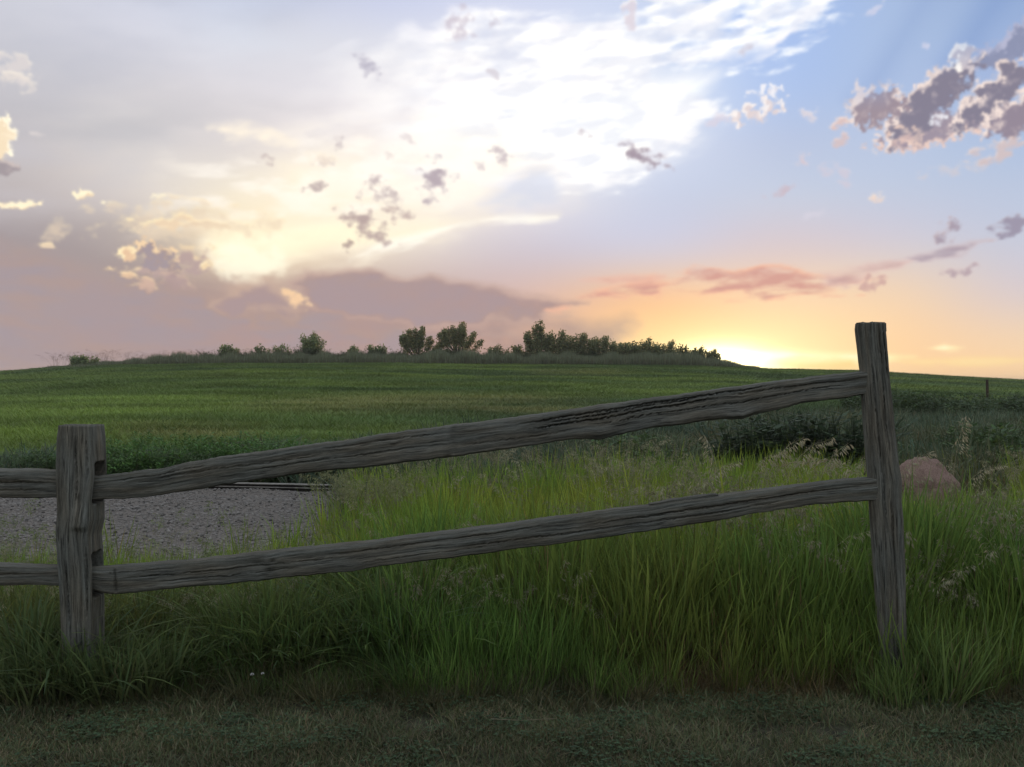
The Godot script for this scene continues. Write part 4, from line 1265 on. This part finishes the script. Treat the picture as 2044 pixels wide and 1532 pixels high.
# ------------------------------------------------------------------ the fence
# Timber swept along stations {p, u, w}: centre and half axes. Around: side 0 faces w, side 1 faces -u, side 2 faces -w, side 3 faces u.
func timber(stations: Array, per: Array, relief: Callable, tint: Callable, cap_a := true, cap_b := true) -> ArrayMesh:
	var v := PackedVector3Array()
	var c := PackedColorArray()
	var uv := PackedVector2Array()
	var idx := PackedInt32Array()
	var ring := []
	var total := 0.0
	for s in 4:
		for k in per[s]:
			ring.append([s, float(k) / per[s]])
	ring.append([0, 0.0])
	var w := ring.size()
	var run := 0.0
	for i in stations.size():
		var st: Dictionary = stations[i]
		if i > 0: run += (st.p - stations[i - 1].p).length()
		for k in w:
			var s: int = ring[k][0]
			var f: float = ring[k][1]
			var q := Vector2.ZERO
			match s:
				0: q = Vector2(1.0 - 2.0 * f, 1.0)
				1: q = Vector2(-1.0, 1.0 - 2.0 * f)
				2: q = Vector2(-1.0 + 2.0 * f, -1.0)
				3: q = Vector2(1.0, -1.0 + 2.0 * f)
			var e := 9.0
			q /= pow(pow(absf(q.x), e) + pow(absf(q.y), e), 1.0 / e)
			var dirn: Vector3 = [st.w, -st.u, -st.w, st.u][s].normalized()
			var pos: Vector3 = st.p + st.u * q.x + st.w * q.y + dirn * relief.call(s, f, run, st)
			v.append(pos)
			c.append(tint.call(s, f, run, st))
			uv.append(Vector2(run * 0.62, (s + f) * 0.5))
	for i in stations.size() - 1:
		for k in w - 1:
			var a := i * w + k
			idx.append_array([a, a + 1, a + w, a + 1, a + w + 1, a + w])
	# weld the seam's normals
	for e in [[0, cap_a], [stations.size() - 1, cap_b]]:
		if not e[1]: continue
		var base: int = e[0] * w
		var st: Dictionary = stations[e[0]]
		var mid := Vector3.ZERO
		for k in w - 1: mid += v[base + k]
		mid /= w - 1
		var prev := base
		for r in [0.72, 0.4]:
			var first := v.size()
			for k in w:
				var q := mid.lerp(v[base + k], r)
				var ax: Vector3 = st.u.cross(st.w).normalized()
				v.append(q + ax * 0.006 * fine.get_noise_3d(q.x * 60.0, q.y * 60.0, q.z * 60.0))
				c.append(Color(0.9, 0.9, 0.9))
				uv.append(Vector2(q.x * 2.0 + q.y, q.z * 2.0))
			for k in w - 1:
				if e[0] == 0: idx.append_array([prev + k, first + k, prev + k + 1, prev + k + 1, first + k, first + k + 1])
				else: idx.append_array([prev + k, prev + k + 1, first + k, prev + k + 1, first + k + 1, first + k])
			prev = first
		var m := v.size()
		v.append(mid)
		c.append(Color(0.85, 0.85, 0.85))
		uv.append(Vector2(mid.x * 2.0, mid.z * 2.0))
		for k in w - 1:
			if e[0] == 0: idx.append_array([prev + k, m, prev + k + 1])
			else: idx.append_array([prev + k, prev + k + 1, m])
	var n := smooth_normals(v, idx)
	# turn everything outwards
	var good := 0
	for i in range(0, mini(4000, (stations.size() - 1) * w), 7):
		var st: Dictionary = stations[i / w]
		good += 1 if n[i].dot(v[i] - st.p) > 0.0 else -1
	if good < 0:
		for i in range(0, idx.size(), 3):
			var t := idx[i + 1]
			idx[i + 1] = idx[i + 2]
			idx[i + 2] = t
		for i in n.size(): n[i] = -n[i]
	for i in stations.size():
		var a := i * w
		var s := (n[a] + n[a + w - 1]).normalized()
		n[a] = s
		n[a + w - 1] = s
	return mesh_of(v, n, c, uv, idx)


func crack(s: float, f: float, s0: float, s1: float, f0: float, f1: float, width: float, deep: float) -> float:
	if s < s0 or s > s1: return 0.0
	var t := (s - s0) / (s1 - s0)
	var g := (f - lerpf(f0, f1, t) - 0.02 * fine.get_noise_2d(s * 7.0, f0 * 30.0)) / (width * (0.6 + 0.4 * fine.get_noise_2d(s * 11.0, f1 * 9.0)))
	return -deep * exp(-g * g) * clampf(minf(t, 1.0 - t) * 8.0, 0.0, 1.0)


func rail(top: Array, bottom: Array, x0: float, x1: float, d: float, thick: Array, cracks: Array, lumps: Array, sd: float) -> ArrayMesh:
	var st := []
	var n := int((x1 - x0) / 2.6)
	for i in n + 1:
		var px := lerpf(x0, x1, float(i) / n)
		var jig := 1.1 * fine.get_noise_2d(px * 0.012, sd) + 0.7 * fine.get_noise_2d(px * 0.06, sd)
		var jig2 := 1.3 * fine.get_noise_2d(px * 0.012, sd + 20.0) + 0.7 * fine.get_noise_2d(px * 0.06, sd + 9.0)
		var a := at(px, lut(top, px) + jig, d)
		var b := at(px, lut(bottom, px) + jig2, d)
		var dep := lut(thick, px)
		var tw := 0.10 * fine.get_noise_2d(px * 0.004, sd + 4.0)
		var up := (a - b) * 0.5
		st.append({"p": (a + b) * 0.5 + Vector3(0, 0, -dep * 0.5), "u": up + Vector3(0, 0, -tw * up.y), "w": Vector3(0, 0, dep * 0.5), "px": px})
	var relief := func(s: int, f: float, run: float, k: Dictionary) -> float:
		var y := f * (1.0 if s % 2 == 0 else 0.6) + s * 3.0 + sd
		var r := 0.0024 * fine.get_noise_2d(run * 0.9, y * 3.0) + 0.0008 * fine.get_noise_2d(run * 2.0 + 7.0, y * 17.0) + 0.0007 * fine.get_noise_2d(run * 5.0, y * 40.0)
		if s == 0:
			for q in cracks: r += crack(k.px, f, q[0], q[1], q[2], q[3], q[4], q[5])
			for q in lumps: r += q[3] * exp(-pow((k.px - q[0]) / q[2], 2.0) - pow((f - q[1]) / q[4], 2.0))
			r *= clampf(minf(f, 1.0 - f) * 14.0, 0.15, 1.0)
		return r
	var tint := func(s: int, f: float, run: float, k: Dictionary) -> Color:
		var g := 1.0 + 0.20 * fine.get_noise_2d(run * 2.0, f * 5.0 + s * 5.0 + sd) + 0.22 * fbm.get_noise_2d(run * 2.6 + sd, f * 2.0 + s)
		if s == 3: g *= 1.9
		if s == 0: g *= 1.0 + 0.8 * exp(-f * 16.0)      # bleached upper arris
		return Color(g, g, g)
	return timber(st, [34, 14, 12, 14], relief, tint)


func build_fence():
	var fence := thing("split_rail_fence", Vector3.ZERO)
	# posts
	var lw := 0.157
	var st := []
	for i in 171:
		var t := i / 170.0
		var y := lerpf(-0.12, 1.081, t)
		var py := 766.0 + (EYE - y) * FOCAL / 4.12
		var l := lut([[840, 109], [870, 107], [920, 105], [960, 104], [1020, 107], [1060, 104], [1120, 107], [1200, 113], [1330, 118], [1500, 122]], py)
		var r := lut([[840, 184], [900, 186], [950, 188], [1000, 183], [1040, 184], [1070, 178], [1130, 182], [1200, 183], [1330, 184], [1500, 186]], py)
		var xl := (l - 1022.0) / FOCAL * 4.12
		var xr := (r - 1022.0) / FOCAL * 4.12
		var hw := (xr - xl) * 0.5
		st.append({"p": Vector3((xl + xr) * 0.5, y, -4.196), "u": Vector3(hw, 0, 0.012), "w": Vector3(0, 0, 0.076), "y": y, "py": py})
	var post_relief := func(s: int, f: float, run: float, k: Dictionary) -> float:
		var r := 0.003 * fine.get_noise_2d(run * 1.2, (s + f) * 4.0) + 0.0012 * fine.get_noise_2d(run * 2.0, (s + f) * 18.0) + 0.0006 * fine.get_noise_2d(run * 12.0, (s + f) * 60.0)
		var edge := clampf(minf(f, 1.0 - f) * 10.0, 0.1, 1.0)
		r *= edge
		var py: float = k.py
		if s == 0:
			r += 0.022 * exp(-pow((f - 0.30) / 0.22, 2.0)) * smoothstep(1000.0, 1042.0, py) * (1.0 - smoothstep(1050.0, 1064.0, py))
			r += crack(py, f, 860.0, 1010.0, 0.46, 0.40, 0.020, 0.012) + crack(py, f, 1120.0, 1290.0, 0.72, 0.66, 0.02, 0.014) + crack(py, f, 1090.0, 1240.0, 0.10, 0.13, 0.03, 0.016) + crack(py, f, 875.0, 960.0, 0.16, 0.12, 0.02, 0.010)
		if s == 3:                                       # mortises in the side: side 3 runs from the back to the front
			var slot := smoothstep(0.20, 0.26, f) * (1.0 - smoothstep(0.80, 0.84, f))
			r -= 0.07 * slot * smoothstep(924.0, 930.0, py) * (1.0 - smoothstep(1004.0, 1008.0, py))
			r -= 0.07 * slot * smoothstep(1106.0, 1112.0, py) * (1.0 - smoothstep(1192.0, 1196.0, py))
		var topness := smoothstep(1.02, 1.081, float(k.y))
		r -= topness * 0.004
		return r
	var post_tint := func(s: int, f: float, run: float, k: Dictionary) -> Color:
		var g := 1.0 + 0.25 * fine.get_noise_2d(run * 1.7, (s + f) * 7.0)
		var c := Color(g, g, g)
		if s == 0: c = c.lerp(Color(1.25, 1.3, 1.3), 0.35 * exp(-pow((f - 0.12) / 0.12, 2.0)))
		return c
	var o := obj("post", timber(st, [40, 16, 14, 30], post_relief, post_tint, false, true), M.wood, fence)
	tag(o, "shorter left post with a mortise in its side and a knot on its face", "")
	# right post, leaning, its face turned to the viewer
	var R := []
	var yaw := deg_to_rad(-17.0)
	for i in 221:
		var t := i / 220.0
		var y := lerpf(-0.15, 1.497, t)
		var py := 766.0 + (EYE - y) * FOCAL / 4.12
		var l := lut([[640, 1711], [655, 1709], [700, 1714], [746, 1719], [850, 1726], [928, 1731], [1000, 1736], [1110, 1744], [1230, 1752], [1400, 1763]], py)
		var r := lut([[640, 1770], [700, 1775], [746, 1779], [855, 1790], [930, 1799], [964, 1804], [1000, 1803], [1040, 1807], [1128, 1810], [1230, 1812], [1400, 1814]], py)
		l += 9.0
		r += 6.0
		var hw := (r - l) * 0.5 / FOCAL * 4.14
		var x := ((l + r) * 0.5 - 1022.0) / FOCAL * 4.14
		R.append({"p": Vector3(x, y, -4.20), "u": Vector3(cos(yaw), 0, -sin(yaw)) * hw * 0.96, "w": Vector3(sin(yaw), 0, cos(yaw)) * 0.062, "y": y, "py": py, "top": i >= 214})
	var right_relief := func(s: int, f: float, run: float, k: Dictionary) -> float:
		var r := 0.003 * fine.get_noise_2d(run * 1.1 + 9.0, (s + f) * 4.0 + 3.0) + 0.0013 * fine.get_noise_2d(run * 1.9, (s + f) * 19.0 + 3.0) + 0.0006 * fine.get_noise_2d(run * 12.0, (s + f) * 60.0)
		r *= clampf(minf(f, 1.0 - f) * 10.0, 0.1, 1.0)
		var py: float = k.py
		if s == 0:
			r += crack(py, f, 640.0, 900.0, 0.22, 0.30, 0.02, 0.014) + crack(py, f, 700.0, 1100.0, 0.60, 0.52, 0.02, 0.012) + crack(py, f, 1000.0, 1250.0, 0.35, 0.30, 0.02, 0.012) + crack(py, f, 640.0, 760.0, 0.10, 0.08, 0.02, 0.02)
			r -= 0.010 * exp(-pow((f - 0.9) / 0.10, 2.0)) * (1.0 - smoothstep(650.0, 760.0, py))
		return r
	var right_tint := func(s: int, f: float, run: float, k: Dictionary) -> Color:
		var g := 0.95 + 0.25 * fine.get_noise_2d(run * 1.7 + 5.0, (s + f) * 7.0)
		return Color(g * 1.02, g, g * 0.98)
	o = obj("post", timber(R, [36, 14, 14, 14], right_relief, right_tint, false, true), M.wood, fence)
	tag(o, "taller right post leaning left with a ragged split top", "")
	# splinters standing up from the right post's top
	for q in [[1765.5, 0.006, 0.008, 0.03], [1757.0, 0.013, 0.006, 0.02], [1737.0, 0.012, 0.004, 0.0]]:
		var sp := []
		for i in 8:
			var t := i / 7.0
			var base := at(q[0], 662.0, 4.165)
			sp.append({"p": base + Vector3(0.002 * t, t * (0.026 + q[2]), 0), "u": Vector3(q[1] * (1.0 - 0.35 * t), 0, 0), "w": Vector3(0, 0, 0.012 * (1.0 - 0.4 * t))})
		var flat := func(_s: int, _f: float, _r: float, _k: Dictionary) -> float: return 0.0008 * fine.get_noise_2d(_r * 90.0, (_s + _f) * 9.0)
		var grey := func(_s: int, _f: float, _r: float, _k: Dictionary) -> Color: return Color(0.95, 0.95, 0.95)
		obj("splinter", timber(sp, [6, 3, 6, 3], flat, grey, false, true), M.wood, o)
	# rails
	var d := 4.15
	var top_a := [[150, 955], [192, 953], [274, 941], [308, 939], [360, 927], [479, 908], [600, 892], [700, 878], [757, 868], [893, 851], [1030, 835], [1187, 811], [1300, 796], [1400, 782], [1518, 767], [1664, 748], [1760, 739]]
	var top_b := [[150, 1000], [192, 999], [291, 994], [342, 985], [428, 972], [514, 958], [600, 947], [700, 936], [757, 931], [870, 915], [890, 914], [1030, 894], [1150, 876], [1180, 877], [1198, 879], [1232, 869], [1300, 856], [1400, 842], [1450, 836], [1482, 836], [1504, 829], [1555, 818], [1598, 807], [1664, 798], [1760, 785]]
	o = obj("rail", rail(top_a, top_b, 166, 1752, d, [[150, 0.055], [260, 0.085], [900, 0.105], [1600, 0.085], [1752, 0.055]],
		[[1030, 1560, 0.24, 0.10, 0.022, 0.030], [1050, 1440, 0.48, 0.28, 0.020, 0.034], [1090, 1420, 0.34, 0.17, 0.014, 0.026], [1180, 1700, 0.56, 0.47, 0.014, 0.018], [300, 640, 0.35, 0.45, 0.02, 0.010], [480, 860, 0.62, 0.55, 0.02, 0.009], [640, 880, 0.20, 0.22, 0.02, 0.010], [1450, 1720, 0.22, 0.30, 0.022, 0.014], [220, 420, 0.25, 0.2, 0.02, 0.01], [920, 1150, 0.68, 0.72, 0.02, 0.008]],
		[[893, 0.5, 7, 0.010, 0.6], [905, 0.5, 5, -0.008, 0.5], [1200, 0.80, 40, 0.014, 0.14], [1240, 0.55, 16, 0.010, 0.12], [1482, 0.92, 34, 0.012, 0.12], [787, 0.30, 5, 0.006, 0.06], [340, 0.3, 60, 0.006, 0.2]], 1.0), M.wood, fence)
	tag(o, "upper rail rising to the right with deep drying cracks", "")
	var low_a := [[150, 1138], [180, 1136], [226, 1134], [342, 1126], [445, 1114], [514, 1105], [600, 1096], [700, 1088], [757, 1082], [913, 1062], [1070, 1040], [1226, 1019], [1300, 1010], [1366, 1001], [1431, 993], [1555, 977], [1664, 962], [1733, 955], [1770, 951]]
	var low_b := [[150, 1180], [182, 1180], [205, 1186], [219, 1188], [342, 1176], [514, 1162], [600, 1151], [700, 1143], [757, 1132], [913, 1113], [1070, 1093], [1265, 1066], [1400, 1046], [1518, 1024], [1628, 1008], [1742, 999], [1770, 997]]
	o = obj("rail", rail(low_a, low_b, 168, 1762, d, [[150, 0.06], [260, 0.09], [900, 0.10], [1600, 0.085], [1762, 0.055]],
		[[225, 232, 0.10, 0.9, 0.5, 0.016], [240, 700, 0.42, 0.46, 0.022, 0.012], [300, 620, 0.68, 0.66, 0.02, 0.010], [640, 1100, 0.30, 0.24, 0.02, 0.012], [900, 1500, 0.62, 0.66, 0.025, 0.014], [1180, 1720, 0.42, 0.36, 0.03, 0.018], [1320, 1560, 0.70, 0.62, 0.02, 0.012], [700, 1000, 0.75, 0.72, 0.02, 0.008], [200, 330, 0.2, 0.22, 0.02, 0.008]],
		[[545, 0.35, 16, 0.020, 0.22], [545, 0.33, 6, -0.016, 0.09], [580, 0.45, 18, 0.008, 0.2], [512, 0.40, 14, -0.006, 0.16]], 31.0), M.wood, fence)
	tag(o, "lower rail with a ring shaped knot near its left end", "")
	# the long splinter lying on the lower rail
	var sl := []
	for i in 60:
		var t := i / 59.0
		var px := lerpf(1296.0, 1432.0, t)
		var c := at(px, lerpf(1008.0, 990.5, t) , 4.185)
		var hh := lerpf(0.004, 0.009, smoothstep(0.0, 0.4, t)) * (1.0 - 0.3 * smoothstep(0.92, 1.0, t))
		sl.append({"p": c + Vector3(0, hh * 0.4, 0), "u": Vector3(0, hh, 0), "w": Vector3(0, 0, 0.022), "px": px})
	var rough := func(s: int, f: float, run: float, _k: Dictionary) -> float: return 0.0018 * fine.get_noise_2d(run * 14.0, (s + f) * 7.0)
	var dark := func(s: int, f: float, run: float, _k: Dictionary) -> Color: return Color(0.9, 0.9, 0.9)
	obj("splinter", timber(sl, [8, 5, 8, 5], rough, dark), M.wood, o)
	# rails of the next bay to the left
	var la := [[-420, 925], [-100, 934], [0, 938], [60, 938], [150, 942]]
	var lb := [[-420, 985], [-100, 994], [0, 996], [60, 995], [150, 996]]
	o = obj("rail", rail(la, lb, -420, 126, d + 0.02, [[-420, 0.10], [0, 0.09], [126, 0.06]], [[-300, 110, 0.42, 0.46, 0.05, 0.016], [-100, 100, 0.7, 0.72, 0.03, 0.01]], [[20, 0.2, 40, 0.008, 0.2]], 51.0), M.wood, fence)
	tag(o, "upper rail of the next bay left of the left post", "")
	la = [[-420, 1122], [0, 1130], [60, 1131], [150, 1134]]
	lb = [[-420, 1170], [0, 1172], [60, 1169], [150, 1170]]
	o = obj("rail", rail(la, lb, -420, 128, d + 0.02, [[-420, 0.10], [0, 0.09], [128, 0.06]], [[-300, 110, 0.5, 0.4, 0.03, 0.012]], [], 71.0), M.wood, fence)
	tag(o, "lower rail of the next bay left of the left post", "")
	tag(fence, "weathered grey split rail fence of two posts and rails in tall grass", "fence")


# ------------------------------------------------------------------ small things
func build_small():
	rng.seed = 909
	# boulder
	var bd := 9.1
	var bx := (1852.0 - 1022.0) / FOCAL * bd
	var rock := obj("boulder", rock_mesh(4, 0.24, 5), M.granite)
	rock.position = Vector3(bx - 0.03, 0.21, -bd)
	rock.scale = Vector3(0.29, 0.37, 0.30)
	rock.rotation.y = 0.5
	tag(rock, "rounded pink grey boulder half hidden in grass right of the right post", "boulder")
	# the dark beam at the back of the gravel
	var a := at(372, 979, 12.0)
	var b := at(700, 993, 11.6)
	a.y = 0.06
	b.y = 0.05
	var beam := thing("steel_beam", (a + b) * 0.5)
	beam.rotation.y = atan2(-(b.z - a.z), b.x - a.x)
	var long := (b - a).length()
	var bm := BoxMesh.new()
	bm.size = Vector3(long, 0.075, 0.06)
	obj("web", bm, M.steel, beam)
	for y in [0.044, 0.008]:
		var f := BoxMesh.new()
		f.size = Vector3(long, 0.009, 0.10)
		var fl := obj("flange", f, M.pale, beam)
		fl.position = Vector3(0, y, 0.004)
	tag(beam, "long dark steel beam with pale flanges lying at the back of the gravel", "beam")
	# wire fence stake far right
	var sd_ := 31.0
	var sx := (1972.0 - 1022.0) / FOCAL * sd_
	var stake := thing("fence_stake", Vector3(sx, height(sx, sd_), -sd_), 0.2)
	var cyl := CylinderMesh.new()
	cyl.top_radius = 0.04
	cyl.bottom_radius = 0.05
	cyl.height = 1.25
	cyl.radial_segments = 9
	var sm := obj("shaft", cyl, M.bark, stake)
	sm.position.y = 0.55
	sm.rotation.z = 0.03
	tag(stake, "thin dark wooden stake far off in weeds at the right edge", "stake")
	# leafy dark shrubs behind the tall grass
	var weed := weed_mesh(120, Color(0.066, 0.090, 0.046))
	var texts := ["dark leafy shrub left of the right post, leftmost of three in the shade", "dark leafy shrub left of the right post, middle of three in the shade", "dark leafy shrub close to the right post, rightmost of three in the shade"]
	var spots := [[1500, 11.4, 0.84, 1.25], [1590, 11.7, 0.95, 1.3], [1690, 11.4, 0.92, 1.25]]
	for i in 3:
		var q: Array = spots[i]
		var x: float = (q[0] - 1022.0) / FOCAL * q[1]
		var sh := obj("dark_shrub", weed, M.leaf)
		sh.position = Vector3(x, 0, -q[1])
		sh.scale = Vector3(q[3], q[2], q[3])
		sh.rotation.y = i * 2.1
		tag(sh, texts[i], "shrub", "dark shrubs behind the tall grass")
	# single tall seed stalks that stand out against the dark shrubs
	var heads := [[1440, 862, 7.8, -0.1, "short stiff seed stalk left of the dark shrubs"], [1545, 852, 7.4, 0.25, "tall stalk with a thin nodding head before the dark shrubs"], [1592, 850, 7.4, 0.3, "bushy seed stalk before the middle of the dark shrubs"], [1640, 868, 7.0, 0.2, "narrow upright stalk between the shrubs and the right post"], [1690, 868, 6.8, -0.55, "arching stalk with a heavy one sided head touching the right post"], [1898, 826, 8.4, 0.06, "tallest straight seed stalk above the boulder"], [1415, 900, 7.2, 0.3, "low seed stalk with a drooping head left of all the tall ones"], [1805, 880, 7.6, 0.3, "bent seed stalk just right of the right post"], [1512, 878, 7.9, 0.3, "leaning seed stalk left of the tall nodding one"], [1940, 905, 7.4, 0.35, "arching seed stalk right of the boulder"]]
	for q in heads:
		var base_y := 0.0
		var h: float = EYE - (q[1] - 766.0) / FOCAL * q[2]
		var x: float = (q[0] - 1022.0) / FOCAL * q[2] - q[3] * 0.55 * h
		var t := thing("seed_stalk", Vector3(x, base_y, -q[2]))
		var stem := Blades.new()
		stalk(stem, h * (1.0 + 0.25 * absf(q[3])), absf(q[3]), 0.0 if q[3] > 0 else PI, Color(0.42, 0.365, 0.235), 0.32, 42, 0.0019)
		obj("seed_head", blades_mesh(stem), M.dull, t)
		var lf := Blades.new()
		for k in 3:
			lf.blade(Vector3(0, 0.1 + 0.12 * k, 0), 0.3, 0.009, rng.randf() * TAU, 0.5, 0.7, Color(0.08, 0.12, 0.035), Color(0.13, 0.14, 0.05), 5)
		obj("leaf_blade", blades_mesh(lf), M.grass, t)
		tag(t, q[4], "grass stalk", "tall seed stalks near the right post")
	# white clover blossoms in the shade
	var bl := [[503, 1348, "larger white blossom low in the dark grass right of the left post"], [524, 1346, "smaller white blossom beside the larger one in the dark grass"]]
	for i in 2:
		var q: Array = bl[i]
		var bloom := Blades.new()
		for k in 60:
			var dir := Vector3(rng.randfn(), absf(rng.randfn()), rng.randfn()).normalized()
			bloom.leaf(dir * 0.003, dir, dir.cross(Vector3(0.3, 0.5, 0.8)).normalized(), 0.0055 - 0.0015 * i, 0.003, vary(Color(0.5, 0.48, 0.45), 0.1))
		var f := obj("clover_blossom", blades_mesh(bloom), M.petal)
		f.position = at(q[0], q[1], 3.98)
		var s := Blades.new()
		s.tube([Vector3(0, -f.position.y, 0), Vector3(0.004, -f.position.y * 0.5, 0.003), Vector3.ZERO], 0.0012, 0.001, Color(0.08, 0.11, 0.04), 4)
		obj("flower_stem", blades_mesh(s), M.dull, f)
		tag(f, q[2], "flower", "white blossoms in the grass")
	# a straw on the lawn
	var st := Blades.new()
	st.tube([at(980, 1462, 3.70), at(1040, 1465, 3.69), at(1112, 1461, 3.70)], 0.0014, 0.001, Color(0.24, 0.205, 0.13), 4)
	for i in st.v.size(): st.v[i].y += 0.035 - (EYE - 0.342 * 3.69 + 0.0)
	var so := obj("dry_straw", blades_mesh(st), M.dull)
	tag(so, "single dry straw lying flat on the mown lawn", "straw")
